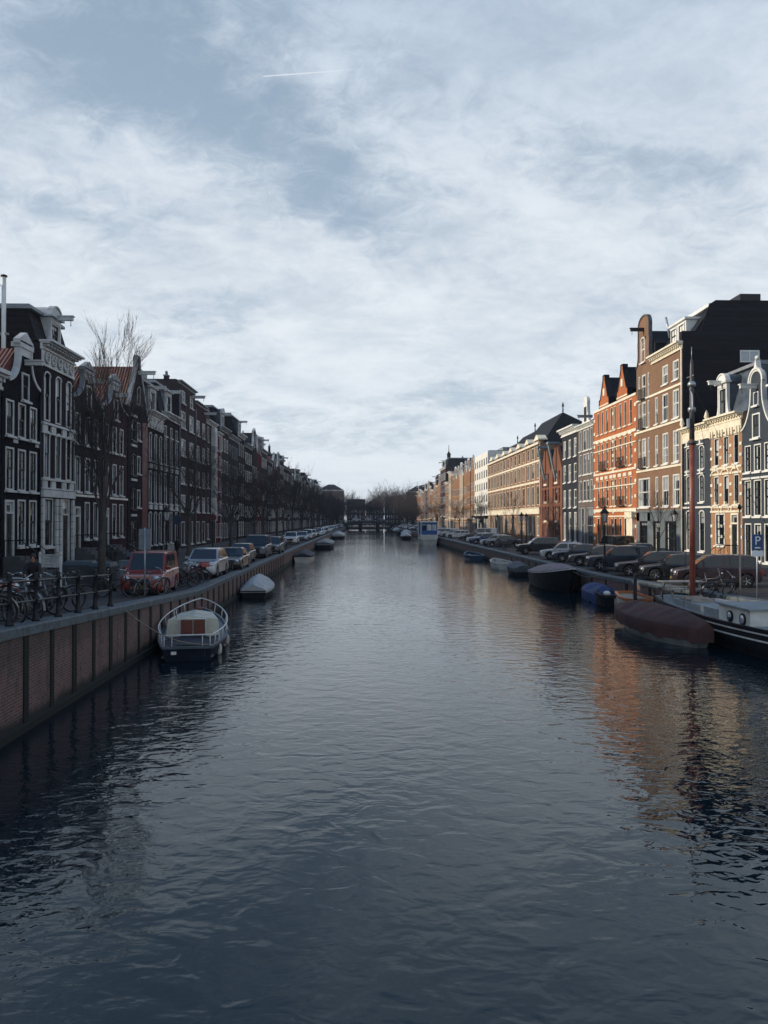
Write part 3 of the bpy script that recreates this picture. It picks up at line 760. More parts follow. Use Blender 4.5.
for u in (.75,2.1,3.45): mb.box(u-.62, u+.62, -.16, .04, 6.28, 6.42)
mb.build('window_hoods', M_white, r_)
# R1 pink ochre brick
at3 = [(.95,.8),(2.55,.85),(4.15,.8)]
r_, w_ = house('ochre and pink brick house with cream frieze, arched window panels, zinc mansard and white dormer', 1, 55.4, 60.5, 11.3, BR['pink'],
    [W(1.4,2.5,[(1.5,1.6)],nx=3), W(.6,3.3,[(3.9,1.15)],door=True,frame=M_cream), W(4.55,2.25,at3,nx=1,sash=M_black), W(7.6,2.2,at3,nx=1,sash=M_black)], D=10)
mb = MB(); cornice(mb, w_, 11.35, .6, .55)
mb.box(0, w_, -.1, .05, 10.1, 10.8)
for u in (.2,.58,1.3,1.75,2.2,2.9,3.35,3.8,4.5,4.88): mb.box(u-.1, u+.1, -.2, .05, 9.85, 10.35)
mb.build('cornice', M_cream, r_)
mb = MB()
for z_ in (4.3, 6.85, 7.3, 9.8, 3.95): mb.box(.01, w_-.01, -.07, .04, z_, z_+.16)
for z_ in (5.2,6.0,8.1,8.9,2.,2.8):
    for u in (.18, 1.75, 3.35, 4.9): mb.box(u-.17, u+.17, -.05, .04, z_, z_+.22)
mb.build('cream_stone_bands', M_cream, r_)
for zc in (6.75, 4.0):
    mb = MB()
    for u, ww in at3:
        pts = [(u+.62*math.cos(a), zc+.1+.45*math.sin(a)) for a in [math.pi*k/10 for k in range(11)]]
        for p, q_ in zip(pts, pts[1:]): mb.bar((p[0],-.05,p[1]),(q_[0],-.05,q_[1]),.14,.13)
        mb.box(u-.12, u+.12, -.14, .02, zc+.42, zc+.8)
    mb.build('window_arches', M_cream, r_)
rf = roof(r_, 'mansard', w_, 11.4, 10, 3.4, M_zinc, inset=.4, top_in=1.5); dormer(r_, 1.75, 11.4, 1.5, 2.5, y=.1, top='arch', D=2.6)
stoop(r_, 3.9, .6, 1.4, 3, M_cream)
# R2 dark blue with cream cornice
at = [(.95,.95),(3.5,1.0)]
r_, w_ = house('dark slate coloured house with cream cornice and arched windows behind the red mast', 1, 60.5, 65.8, 10.9, BR['slateblue'],
    [W(.8,3.4,at,nx=2,arch=True), W(4.85,2.3,[(.95,.85),(3.5,.95)],nx=2,arch=True,head=True), W(7.55,2.0,[(.95,.85),(3.5,.95)],nx=2,arch=True,head=True)], D=10, setb=.06)
mb = MB(); cornice(mb, w_, 11.2, .6, .6); mb.box(0, w_, -.12, .05, 9.95, 10.6); mb.build('cornice', M_cream, r_)
band(r_, w_, 4.35, .15, .1, M_white); roof(r_, 'flat', w_, 10.95, 10, 1, M_tar)
for u in (.3, 5.0): mb = MB(); mb.lathe([(.18,0),(.1,.2),(.22,.4),(.12,.75),(.02,.95)], 8, 0, Matrix.Translation((u,-.25,11.22))); mb.build('finial', M_cream, r_)
# R3 big brown house with the black side wall
u1 = [(6.05,1.0),(7.75,1.35),(9.75,1.35)]
rows = []
rows += [W(4.6,2.9,[(1.98,3.1)],nx=3,sash=M_white),W(4.6,2.85,[(5.2,.7)],nx=1,sash=M_white),W(4.6,2.85,[(7.3,1.5),(9.7,1.5)],nx=2,sash=M_white)]
for z_, h_ in ((8.5,2.9),(12.4,2.6)): rows += [W(z_,h_,[(.75,.55),(3.2,.55)],nx=1,sash=M_white), W(z_,h_,[(1.98,1.05)],nx=1,sash=M_white,sill=False), W(z_,h_-.05,[(5.2,.7)],nx=1,sash=M_white), W(z_,h_-.05,[(7.3,1.35),(9.7,1.35)],nx=2,sash=M_white)]
rows += [W(15.8,1.75,[(7.3,1.3),(9.7,1.3)],nx=2,sash=M_white), W(15.3,2.4,[(.75,.5),(3.2,.5)],nx=1,sash=M_white), W(15.3,2.4,[(1.98,1.0)],nx=1,sash=M_white,sill=False)]
rows += [W(.05,3.2,[(1.9,2.1),(5.3,1.7),(8.6,2.5)],nx=4,frame=M_black,sash=M_black,sill=False)]
r_, w_ = house('big brown brick house with bell gable, black boarded side wall and grey stone ground floor', 1, 65.8, 77, 18.6, BR['brown'], rows, D=12,
    gable=dict(kind='bell', h=4.9, w=4.1, nw=2.9, c=2.05, t=.14), gmat=mat('dark_coping', (.07,.07,.075), .7))
add_window(r_, 1.98, 18.9, 1.15, 2.5, BR['brown'], dict(nx=2, arch=True, sash=M_white), False, y=-.05)
hoist(r_, 1.98, 22.1, 1.3, m=M_black)
for z_ in (8.5,12.4,15.3): balcony(r_, 1.98, z_, 1.3)
cornice_part(r_, w_, 18.9, .6, .7, True, M_cream, 4.25, w_)
for z_ in (8.1, 12.0, 15.15): band(r_, w_, z_, .2, .08, M_cream)
mb = MB(); pts = [(.02,-.06),(.82,-.06),(.82,.03),(.02,.03)]
for a, b in ((0.02,.83),(2.97,4.43),(6.17,7.33),(9.87,w_-.02)): mb.box(a, b, -.05, .04, 0, 4.1)
mb.box(.02, w_-.02, -.05, .04, 3.27, 4.1); mb.box(.01, w_-.01, -.12, .04, 4.11, 4.3); mb.build('stone_ground_floor', mat('blue_grey_stone', (.105,.13,.145), .7, var=.2, scale=.8), r_)
mb = MB(); mb.box(.2, 4.0, .39, 12, 18.65, 20.4); mb.add([(.2,.39,20.4),(4.,.39,20.4),(4.,12,20.4),(.2,12,20.4),(2.1,.39,22.),(2.1,12,22.)], [(0,1,4),(1,2,5,4),(3,0,4,5),(2,3,5)])
mb.add([(4.05,.35,18.7),(w_-.05,.35,18.7),(w_-.05,12,18.7),(4.05,12,18.7),(4.05,2.6,21.9),(w_-.05,2.6,21.9),(w_-.05,12,21.9),(4.05,12,21.9)], [(0,1,5,4),(1,2,6,5),(3,0,4,7),(4,5,6,7),(2,3,7,6)])
mb.box(4.0, w_+.03, 2.3, 12, 21.903, 22.2, 1)
rf = mb.build('roof', [M_slate, M_white], r_)
bm_ = MB(); bm_.box(6.2, 9.6, 1.0, 2.6, 19.2, 21.2, 0); bm_.box(6.0, 9.8, .8, 2.7, 21.203, 21.4, 0); dd = bm_.build('dormer', [M_white], r_)
for u in (7.05, 8.75): add_window(dd, u, 19.5, 1.3, 1.5, M_cream, dict(nx=2, sill=False), False, y=.93)
# side wall in black boards, built as its own panel clad on the party wall
mb = MB(); side = [(.02,0),(12.05,0),(12.05,22.45),(2.9,22.45),(2.35,22.1),(1.55,19.75),(.02,19.75)]
mb.add([(w_+.004,y,z_) for y, z_ in side]+[(w_+.09,y,z_) for y, z_ in side], [tuple(range(6,-1,-1)), tuple(range(7,14))]+[(i,(i+1)%7,(i+1)%7+7,i+7) for i in range(7)])
mb.build('boarded_side_wall', M_tar, r_)
mb = MB(); mb.box(w_+.02, w_+.14, 5.0, 6.7, 17.05, 18.1, 0); sw_ = mb.build('side_window_frame', M_white, r_)
mb = MB(); mb.box(w_+.141, w_+.15, 5.12, 5.8, 17.17, 17.98); mb.box(w_+.141, w_+.15, 5.9, 6.58, 17.17, 17.98); mb.build('pane', M_pane, sw_)
mb = MB(); mb.box(w_-3.4, w_-.2, 5.2, 7.0, 22.2, 23.1); mb.build('lift_housing', M_black, rf)
mb = MB(); mb.tube([(5.5,1.2,20.5),(5.3,.9,22.5)], .12, 6); mb.build('flue', M_steel, rf)
mb = MB(); mb.tube([(w_-.02,-.1,.2),(w_-.02,-.1,18.3)], .07, 6); mb.build('downpipe', M_cream, r_)
mb = MB(); mb.box(w_-.35, w_+.1, -.1, .5, 18.9, 19.72); mb.build('parapet_stub', M_tar, r_)
# R4 orange twin gables
gx = [(3.1, 3.4), (9.1, 3.4)]   # gable centres along u
atx = []
for c in (4.0, 10.1): atx += [(c-2.45,.75),(c-.8,.8),(c+.8,.8),(c+2.45,.75)]
dk = mat('mauve_brown_shutter', (.16,.10,.10), .6, var=.2)
rows = [W(13.3,2.6,atx,nx=1,frame=M_cream,sash=dk), W(9.1,3.1,atx,nx=1,frame=M_cream,sash=dk), W(4.9,3.0,atx,nx=1,frame=M_cream,sash=dk), W(.5,3.1,atx,nx=1,frame=M_cream,sash=M_black)]
r_, w_ = house('bright orange brick building with twin pointed gables and cream stone bands', 1, 77, 91.3, 16.3, BR['orange'], rows, D=12)
mb = MB()
for z_, h_ in ((12.4,.3),(8.55,.22),(4.25,.35),(16.05,.25),(7.0,.12),(11.3,.12),(3.7,.15)): mb.box(.01, w_-.01, -.09, .04, z_, z_+h_)
for u, ww in atx:
    for z_ in (5.6,6.7,9.8,11.0): mb.box(u+ww/2+.05, u+ww/2+.3, -.06, .04, z_, z_+.25)
    for z_ in (8.0,12.3): mb.box(u-ww/2-.1, u+ww/2+.1, -.1, .03, z_-.02, z_+.35)
for u in (.3, 7.05, w_-.3):
    for k in range(10): mb.box(u-.25, u+.25, -.055, .04, 1+k*1.55, 1.35+k*1.55)
mb.build('cream_stone_bands', M_cream, r_)
for c in (4.0, 10.1):
    mb = MB(); g_ = [(c-1.75,16.3),(c-1.75,17.2),(c-1.35,17.3),(c-.35,19.4),(c-.35,19.9),(c+.35,19.9),(c+.35,19.4),(c+1.35,17.3),(c+1.75,17.2),(c+1.75,16.3)]
    mb.prism_xz(g_, -.03, .4, 0)
    for p, q_ in zip(g_, g_[1:]): mb.bar((p[0],.18,p[1]),(q_[0],.18,q_[1]),.56,.12,1)
    mb.box(c-.3, c+.3, -.1, .02, 17.6, 18.4, 2); mb.box(c-1.7, c+1.7, -.09, .02, 16.45, 16.6, 2)
    gb = mb.build('gable', [BR['orange'], M_slate, M_cream], r_)
    mb = MB(); mb.prism_xz([(c-1.6,17.1),(c+1.6,17.1),(c,19.7)], .4, 6, 0); mb.build('gable_roof', M_slate, gb)
    for z_ in (4.9, 9.1): balcony(r_, c, z_, 2.4)
mb = MB(); mb.add([(0,.3,16.35),(w_,.3,16.35),(w_,12,16.35),(0,12,16.35),(0.02,4,18.6),(w_-.02,4,18.6),(w_-.02,12,18.6),(.02,12,18.6)], [(0,1,5,4),(1,2,6,5),(3,0,4,7),(4,5,6,7),(2,3,7,6)]); mb.build('roof', M_slate, r_)
mb = MB(); mb.box(12.2, 13.9, -.35, -.02, .05, 3.6, 0); mb.box(12.0, 14.1, -.5, -.02, 3.6, 4.2, 0); mb.build('porch', [M_cream], r_)
# R5 grey-brown with white gable dormer
r_, w_ = house('grey brown house with white centre gable and tall pale shop front', 1, 91.3, 98.2, 15.2, BR['grey'], [W(.3,4.6,bays(6.9,2,2.5),nx=3,frame=M_stone,sash=M_grey)]+[W(z_,2.6,[(1.2,.9),(2.9,1.1),(4.3,1.1),(5.8,.9)],nx=1,sash=M_grey) for z_ in (5.7,9.0,12.0)], D=12)
cornice_part(r_, w_, 15.3, .5, .6)
mb = MB(); g_ = gable_outline('bell', 3.6, 15.3, 3.4, 1.6, 3.4); mb.prism_xz(g_, -.02, .35); mb.box(2.9,3.9,-.06,.0,15.6,17.4,1); mb.build('centre_gable', [M_white, M_dark], r_); roof(r_, 'ridge_x', w_, 15.3, 11, 3.2, M_slate)
hoist(r_, 5.6, 15.9, 1.6, m=M_grey)
# R6 dark
r_, w_ = house('charcoal house with broad white cornice, left of the pale shop front', 1, 98.2, 106, 15.5, BR['charcoal'], [W(.6,3.8,bays(7.8,3,1.1),nx=1,sash=M_white)]+[W(z_,2.4,bays(7.8,3,1.15),nx=1,sash=M_white) for z_ in (5.,8.4,11.7)], D=12)
cornice_part(r_, w_, 15.7, .75, 1.0); roof(r_, 'flat', w_, 15.6, 12, 1, M_tar)
# R7 twin warehouse
M_shut = mat('dark_red_shutter', (.10,.022,.022), .6, var=.25)
r_, w_ = house('twin gabled red brick warehouse with dark red shutters and two steel grey hoist housings', 1, 106, 119, 10.6, BR['rust'],
    [W(z_,2.0,[(1.6,.8),(3.3,1.4),(5.0,.8),(8.0,.8),(9.7,1.4),(11.4,.8)],nx=2,frame=M_shut,sash=M_shut,arch=True) for z_ in (.8,3.4,6.0,8.4)], D=12)
for c in (3.3, 9.7):
    mb = MB(); g_ = [(c-3.1,10.6),(c-.6,14.),(c+.6,14.),(c+3.1,10.6)]; mb.prism_xz(g_, 0, .4)
    gb = mb.build('gable', BR['rust'], r_)
    mb = MB(); mb.bar((c,-1.15,14.3),(c,-.15,9.4),.55,.2); mb.box(c-.6,c+.6,-1.3,.4,14.2,14.5); mb.build('hoist_housing', mat('steel_blue_paint', (.16,.215,.25), .5, var=.2), gb)
    mb = MB(); mb.prism_xz([(c-3.0,10.55),(c+3.0,10.55),(c,14.0)], .4, 12); mb.build('gable_roof', M_slate, gb)
    mb = MB()
    for z_ in (3.2,6.,8.7): mb.box(c-.9, c+.9, -.1, .04, z_-.2, z_+.1)
    mb.build('stone_bands', M_cream, gb)
# R8 long ochre building
n8 = 14; L8 = 49.9
sp = L8/n8
atp = [(sp*(i+.5)+s*.72, .95) for i in range(n8) for s in (-1,1)]
rows = [W(.8,3.2,[(sp*(i+.5),1.5) for i in range(n8)],nx=2,sash=M_white,frame=M_cream), W(5.7,3.1,[(sp*(i+.5),1.5) for i in range(n8)],nx=2,sash=M_grey,frame=M_cream), W(9.9,2.5,[(sp*(i+.5),1.5) for i in range(n8)],nx=2,sash=M_grey,frame=M_cream), W(13.1,1.9,[(sp*(i+.5),1.3) for i in range(n8)],nx=2,sash=M_grey,frame=M_cream)]
r_, w_ = house('long tan brick building with cream bands, small gable heads and dark hipped roofs', 1, 119.1, 169, 15.4, BR['tan'], rows, D=14, name='long_canal_building', cat='building', simple=True)
mb = MB()
for z_, h_, p_ in ((4.3,.9,.18),(9.2,.35,.12),(12.5,.3,.12),(5.25,.1,.25),(15.2,.35,.35)): mb.box(.01, w_-.01, -p_, .04, z_, z_+h_)
for i in range(n8+1):
    u = min(max(sp*i, .15), w_-.15); mb.box(u-.1, u+.1, -.07, .04, 5.4, 15.2)
mb.build('cream_stone_bands', M_cream, r_)
for i in range(n8):
    if i % 2: 
        mb = MB(); u = sp*(i+.5); mb.box(u-1.4, u+1.4, -.1, 1.2, 15.0, 15.9, 1); mb.box(u-1.6, u+1.6, -.3, 1.2, 15.903, 16.1); mb.prism_xz([(u-1.6,16.103),(u+1.6,16.103),(u,16.8)], -.25, 1.2); mb.build('gable_head', [M_cream, BR['tan']], r_)
rf = roof(r_, 'hip', w_, 15.4, 14, 1.2, M_slate)
for a, b, h_ in ((.5,14,3.6),(14.5,30,4.2),(30.5,49.7,5.0)):
    mb = MB(); mb.add([(a,.5,15.5),(b,.5,15.5),(b,13.5,15.5),(a,13.5,15.5),(a+2.5,4.2,15.5+h_),(b-2.2,4.2,15.5+h_)], [(0,1,5,4),(1,2,5),(2,3,4,5),(3,0,4)]); mb.build('hipped_roof', M_slate, rf)
    mb = MB(); mb.lathe([(.12,0),(.08,.8),(.2,1.0),(.03,1.6)], 6, 0, Matrix.Translation((b-2.2,4.2,15.5+h_))); mb.build('roof_finial', M_iron, rf)
for u in (8, 24, 31): chimney(rf, u, 5, 17.5, m=BR['dark'])
# R9 white modern
r_, w_ = house('plain white rendered block with a dark shop at its foot', 1, 169.1, 189, 18.6, BR['whit'], [W(4.6+2.75*i,1.7,bays(19.9,6,1.6),nx=2,sash=M_grey,frame=M_grey) for i in range(5)]+[W(.2,3.6,bays(19.9,4,4.4),nx=4,frame=M_black,sash=M_black)], D=12, name='white_block', cat='building', simple=True)
roof(r_, 'flat', w_, 18.6, 12, 1, M_tar); mb = MB(); mb.box(.02, w_-.02, -.7, .03, 3.9, 4.3); mb.build('shop_canopy', M_black, r_)
# R10 ochre row
rg = random.Random(5); d = 189.1; i = 0
for ww, bk, rt, H, lab in ((7.2,'ochre','step',17.6,'ochre stepped gable house next to the white block'),(7.,'tan','neck',17.4,'tan neck gable house in the ochre row'),(6.8,'ochre','spout',17.,'ochre pointed gable house in the row beyond the white block'),(7.4,'cream','bell',17.2,'cream bell gable house in the ochre row'),(7.,'tan','step',16.8,'tan stepped gable house in the ochre row'),(7.2,'ochre','neck',17,'ochre neck gable house in the ochre row'),(7.,'brown','flat',17.5,'warm brown flat topped house at the far end of the ochre row'),(7.2,'cream','flat',18.5,'cream house with flat cornice below the church spire')):
    r_ = generic(1, d, d+ww, H, bk, rt, rg, lab, None); d += ww
    if i < 2: mb = MB(); mb.box(.2, ww-.3, 6, 12, H-1.6, H+3.2); mb.build('rear_roof_storey', M_slate, r_)
    i += 1
i = 0
while d < 392:
    ww = rg.uniform(7, 10)
    bk, rt, H = (rg.choice(('ochre','tan','brown','rust','grey','umber','plum')), rg.choice(('mansard','flat','neck','hip','bell')), rg.uniform(15,18.5))
    if i in (1,2): H = 21; bk = 'plum'; rt = 'mansard'
    lab = f'{COLW[bk]} brick canal house with {ROOFW[rt]} far along the sunlit quay'
    if i in (1,2): lab = ('tall plum house with dark mansard rising over the far sunlit row, nearer of two', 'tall plum house with dark mansard rising over the far sunlit row, farther of two')[i-1]
    generic(1, d, d+ww, H, bk, rt, rg, lab, None if i in (1,2) else f'far {COLW[bk]} houses with {ROOFW[rt]} on the sunlit quay')
    d += ww; i += 1
# church spire behind
t_ = thing('church_spire', 'slim dark church spire with onion cupola rising behind the far sunlit houses', 'church tower', (34.5, 305, 1.45))
mb = MB(); mb.box(-2.2,2.2,-2.2,2.2,0,22.5); mb.build('tower', BR['cream'], t_)
mb = MB(); mb.lathe([(2.6,22.5),(2.4,23),(1.5,23.4),(1.5,25.2),(1.9,25.4),(2.0,26),(1.5,26.9),(.7,27.6),(.7,28.8),(.9,29),(.5,29.8),(.15,30.4),(.08,33)], 8); mb.build('cupola', M_slate, t_)
# ------------------------------------------------------------------ setting
def strip(name, mats, rows, m=0):
    mb = MB(); mb.grid(rows, m, False); return mb.build(name, mats)
# water
m_w, nt, b = new_mat('canal_water')
co = nt.coord('Object')
w1 = nt.noise(nt.mapping(co, (.75,1.0,1), rot=(0,0,R(12))), 2.1, 2, .5, .6)
w2 = nt.noise(nt.mapping(co, (.8,1.15,1), rot=(0,0,R(-14))), 5.5, 2, .5, .5)
w3 = nt.noise(nt.mapping(co, (.8,1.2,1)), 9., 2, .5)
gust = nt.ss(nt.noise(nt.mapping(co, (.07,.028,1)), 1., 4, .55), .38, .62, .3, 1.3)
hgt = nt.math('ADD', nt.math('MULTIPLY', w1, 1.0), nt.math('MULTIPLY', nt.math('ADD', nt.math('MULTIPLY', w2, .42), nt.math('MULTIPLY', w3, .05)), gust))
b.inputs['Base Color'].default_value = (.001,.009,.016,1); b.inputs['Specular Tint'].default_value = (.55,.84,1,1); b.inputs['Roughness'].default_value = .015
b.inputs['IOR'].default_value = 1.47; b.inputs['Specular IOR Level'].default_value = .5
bn = nt.n('ShaderNodeBump'); nt.L.new(hgt, bn.inputs['Height']); bn.inputs['Strength'].default_value = 1.; bn.inputs['Distance'].default_value = .021
nt.L.new(bn.outputs[0], b.inputs['Normal'])
mb = MB(); mb.grid([[(-9,-60,0),(44,-60,0)],[(-9,900,0),(44,900,0)]], 0, False, True); struct(mb.build('water', m_w))
# paving
def paving(name, col, row=.12, bw=.22):
    m, nt, b = new_mat(name); co = nt.coord('Object'); x, y, z = nt.sep(co)
    br = nt.n('ShaderNodeTexBrick'); nt.L.new(nt.comb(y, x, 0.), br.inputs['Vector'])
    br.inputs['Color1'].default_value = (*col,1); br.inputs['Color2'].default_value = (*[c*.6 for c in col],1); br.inputs['Mortar'].default_value = (*[c*.35 for c in col],1)
    br.inputs['Scale'].default_value = 1; br.inputs['Brick Width'].default_value = bw; br.inputs['Row Height'].default_value = row; br.inputs['Mortar Size'].default_value = .008
    n = nt.noise(co, .5, 5, .65); n2 = nt.noise(co, 5, 3)
    c = nt.mix(nt.ss(n, .35, .7, 0, .6), br.outputs['Color'], tuple(c*.4 for c in col)); c = nt.mix(nt.ss(n2, .55, .7, 0, .4), c, tuple(c*1.8 for c in col))
    nt.put(b.inputs['Base Color'], c); b.inputs['Roughness'].default_value = .8
    nt.L.new(nt.bump(br.outputs['Fac'], -.4, .008), b.inputs['Normal']); return m
M_street = paving('brick_paving', (.036,.032,.033)); M_walk = paving('pavement_slabs', (.055,.057,.062), .3, .3)
M_ground = mat('ground_earth', (.05,.05,.045), .9, scale=.02)
ys = [-60,-20,0] + [4+2*i for i in range(20)] + [46,52,60,80,120,180,260,400,900]
def street(name, side):
    mb = MB()
    if side < 0: rows = [[(-12 - 80,y,zl(y)),(FL,y,zl(y)),(-12,y,zl(y)),(QL-.3,y,zl(y))] for y in ys]
    else: rows = [[(qr(y)+.3,y,zr(y)),(20,y,zr(y)),(FR,y,zr(y)),(FR+90,y,zr(y))] for y in ys]
    mb.grid(rows, 0, False, True); return struct(mb.build(name, M_street))
street('street', -1); street('street', 1)
def pavement(side):
    mb = MB(); k = .13
    for ya, yb in zip(ys, ys[1:]):
        if side < 0: x0, x1, za, zb_ = FL-.3, -17.3, zl(ya), zl(yb)
        else: x0, x1, za, zb_ = 24.4, FR+.3, zr(ya), zr(yb)
        mb.add([(x0,ya,za-.1),(x1,ya,za-.1),(x1,yb,zb_-.1),(x0,yb,zb_-.1),(x0,ya,za+k),(x1,ya,za+k),(x1,yb,zb_+k),(x0,yb,zb_+k)], [(4,5,6,7),(1,2,6,5),(0,4,7,3)])
    return struct(mb.build('pavement', M_walk))
pavement(-1); pavement(1)
mb = MB(); mb.grid([[(-4000,-300,1.3),(-91,-300,1.3)],[(-4000,6000,1.3),(-91,6000,1.3)]], 0, False, True); mb.grid([[(FR+89,-300,1.3),(4000,-300,1.3)],[(FR+89,6000,1.3),(4000,6000,1.3)]], 0, False, True)
mb.grid([[(-92,899,1.32),(FR+90,899,1.32)],[(-92,6000,1.3),(FR+90,6000,1.3)]], 0, False, True); struct(mb.build('ground', M_ground))
# quay walls
def quay_mats():
    m, nt, b = new_mat('quay_brick'); co = nt.coord('Object'); x, y, z = nt.sep(co)
    br = nt.n('ShaderNodeTexBrick'); nt.L.new(nt.comb(y, z, 0.), br.inputs['Vector'])
    br.inputs['Color1'].default_value = (.17,.07,.058,1); br.inputs['Color2'].default_value = (.09,.042,.038,1); br.inputs['Mortar'].default_value = (.17,.15,.145,1)
    br.inputs['Scale'].default_value = 1; br.inputs['Brick Width'].default_value = .22; br.inputs['Row Height'].default_value = .07; br.inputs['Mortar Size'].default_value = .011
    n = nt.noise(nt.mapping(co, (1,1,.35)), 1.7, 6, .7); n2 = nt.noise(co, 6, 4, .7)
    c = nt.mix(nt.ss(n, .5, .72, 0, .75), br.outputs['Color'], (.016,.017,.018))
    c = nt.mix(nt.ss(n2, .58, .7, 0, .6), c, (.28,.26,.24))
    drip = nt.ss(nt.math('ADD', z, nt.math('MULTIPLY', nt.noise(nt.mapping(co, (1,5,.25)), 1., 4, .7), 1.3)), 1.95, 2.4, 0, .45)
    c = nt.mix(drip, c, (.018,.020,.018))
    nz = nt.noise(nt.mapping(co, (1,1.4,.3)), 1.1, 4)
    wet = nt.ss(nt.math('ADD', z, nt.math('MULTIPLY', nz, .4)), .42, .70, .97, 0)
    c = nt.mix(wet, c, (.012,.014,.013))
    c = nt.mix(nt.ss(nt.noise(nt.mapping(co,(1,1.2,.5)), 2.3, 5), .56, .68, 0, .55), c, (.035,.048,.024))
    nt.put(b.inputs['Base Color'], c); b.inputs['Roughness'].default_value = .75
    nt.L.new(nt.bump(br.outputs['Fac'], -.5, .012), b.inputs['Normal'])
    m2, nt, b = new_mat('coping_stone'); co = nt.coord('Object'); x, y, z = nt.sep(co)
    rn = nt.noise(nt.comb(nt.math('FLOOR', nt.math('MULTIPLY', y, 1/1.45)), 0., 0.), 3.3, 0)
    jt = nt.math('FRACT', nt.math('MULTIPLY', y, 1/1.45))
    n = nt.noise(co, 3, 6, .7)
    c = nt.mix(nt.ss(n, .3, .7), (.05,.066,.078), (.12,.145,.16)); c = nt.mix(nt.ss(rn, .3, .7, 0, .4), c, (.09,.105,.115))
    c = nt.mix(nt.ss(nt.noise(nt.mapping(co,(1,1,.4)), 5, 4), .55, .7, 0, .6), c, (.05,.06,.05))
    c = nt.mix(nt.ss(nt.math('ABSOLUTE', nt.math('SUBTRACT', jt, .5)), .485, .497), c, (.02,.022,.022))
    nt.put(b.inputs['Base Color'], c); b.inputs['Roughness'].default_value = .7
    nt.L.new(nt.bump(n, .5, .02), b.inputs['Normal'])
    return m, m2
M_qb, M_cop = quay_mats()
M_moss = mat('mossy_timber', (.008,.011,.009), .9, var=.5, scale=4, fine=.4)
qys = [-30,-10] + [0+2*i for i in range(24)] + [50,60,80,120,180,260,372]
def quay_wall(side):
    t = thing('quay_wall', 'long brick quay wall with mossy timbers and stone coping below the black railing' if side < 0 else 'long brick quay wall with pale stone coping below the parked cars on the sunlit side', 'quay wall', (QL if side < 0 else 14.5, 0, 0))
    ox = t.location.x
    X = (lambda y: 0.) if side < 0 else (lambda y: qr(y)-ox)
    Z = zl if side < 0 else zr
    mb = MB(); s = side
    mb.grid([[(X(y),y,-1.),(X(y),y,Z(y)-.12)] for y in qys], 0, False, side > 0)
    mb.build('brick_face', M_qb, t); mb = MB()
    mb.grid([[(X(y)-s*.1,y,-1.),(X(y)-s*.1,y,.16),(X(y)+s*.01,y,.19)] for y in qys], 0, False, side > 0)
    mb.build('footing', M_moss, t)
    mb = MB(); o = -s*.05; iw = s*.55
    for ya, yb in zip(qys, qys[1:]):
        p = []
        for y in (ya, yb):
            z_ = Z(y); p.append([(X(y)+o,y,z_-.17),(X(y)+o,y,z_+.02),(X(y)+o+s*.04,y,z_+.06),(X(y)+iw,y,z_+.06),(X(y)+iw,y,z_-.17)])
        for k in range(5):
            k2 = (k+1) % 5
            q = (p[0][k], p[0][k2], p[1][k2], p[1][k])
            mb.quad(*(q if side < 0 else q[::-1]))
    mb.build('coping', M_cop, t)
    y = 10.3 if side < 0 else 30; n = 0
    while y < 75 and n < 60:
        mb = MB(); x0 = X(y); h = Z(y)-.175
        tw_ = rng.uniform(.09,.17); mb.box(x0-s*.03, x0+s*.02, y-tw_, y+tw_, -.6, h)
        mb.build('timber', M_moss, t); y += 1.47 if side < 0 else 2.6; n += 1
    return t
quay_wall(-1); quay_wall(1)

# ------------------------------------------------------------------ railing
rl = thing('quay_railing', 'black iron railing with round topped posts along the near shaded quay', 'railing', (-7.85, 24, zl(24)))
M_rail = mat('rail_iron', (.03,.036,.045), .42, var=.3, metal=.3)
pm = MB(); pm.lathe([(.10,0),(.10,.05),(.065,.09),(.055,.3),(.05,.5),(.065,.52),(.05,.56),(.048,.95),(.07,.98),(.075,1.03),(.05,1.07),(.06,1.11),(.045,1.16),(.005,1.18)], 10)
pme = pm.mesh('post', [M_iron])
py = [24.3-1.38*i for i in range(13)]
for y in py: link('post', pme, rl, (0, y-24, zl(y)+.06-zl(24)))
for h_ in (.98, .5):
    mb = MB(); mb.tube([(0, y-24, zl(y)+.06-zl(24)+h_) for y in py], .03, 6); mb.build('rail', M_rail, rl)

# ------------------------------------------------------------------ cars
CAR_COL = {}
def paint(name, col, metal=.25):
    if name not in CAR_COL:
        m, nt, b = new_mat('car_paint_'+name); n = nt.noise(nt.coord(), 2.2, 4)
        nt.put(b.inputs['Base Color'], nt.mix(nt.ss(n,.35,.7), col, tuple(c*.75+.004 for c in col))); b.inputs['Metallic'].default_value = metal
        b.inputs['Roughness'].default_value = .32; b.inputs['Coat Weight'].default_value = .6; b.inputs['Coat Roughness'].default_value = .05
        CAR_COL[name] = m
    return CAR_COL[name]
m_g, nt, b = new_mat('car_glass'); b.inputs['Base Color'].default_value = (.012,.016,.02,1); b.inputs['Roughness'].default_value = .05; b.inputs['Specular IOR Level'].default_value = .65
M_cg = m_g
M_lamp = mat('headlamp_glass', (.55,.57,.6), .15, var=.15, metal=.4); M_tail = mat('tail_lamp_red', (.25,.012,.012), .25, var=.15); M_plate = mat('yellow_plate', (.22,.15,.03), .5, var=.1)
def inset_poly(pts, d):
    n = len(pts); out = []
    area = sum(pts[i][0]*pts[(i+1)%n][1]-pts[(i+1)%n][0]*pts[i][1] for i in range(n))
    sg = 1 if area > 0 else -1
    for i in range(n):
        a, b, c = Vector(pts[i-1]), Vector(pts[i]), Vector(pts[(i+1)%n])
        e1 = (b-a).normalized(); e2 = (c-b).normalized()
        nn = Vector((-(e1.y+e2.y), e1.x+e2.x))
        nn = nn.normalized() if nn.length > 1e-5 else Vector((-e1.y, e1.x))
        out.append(tuple(b + nn*d*sg))
    return out
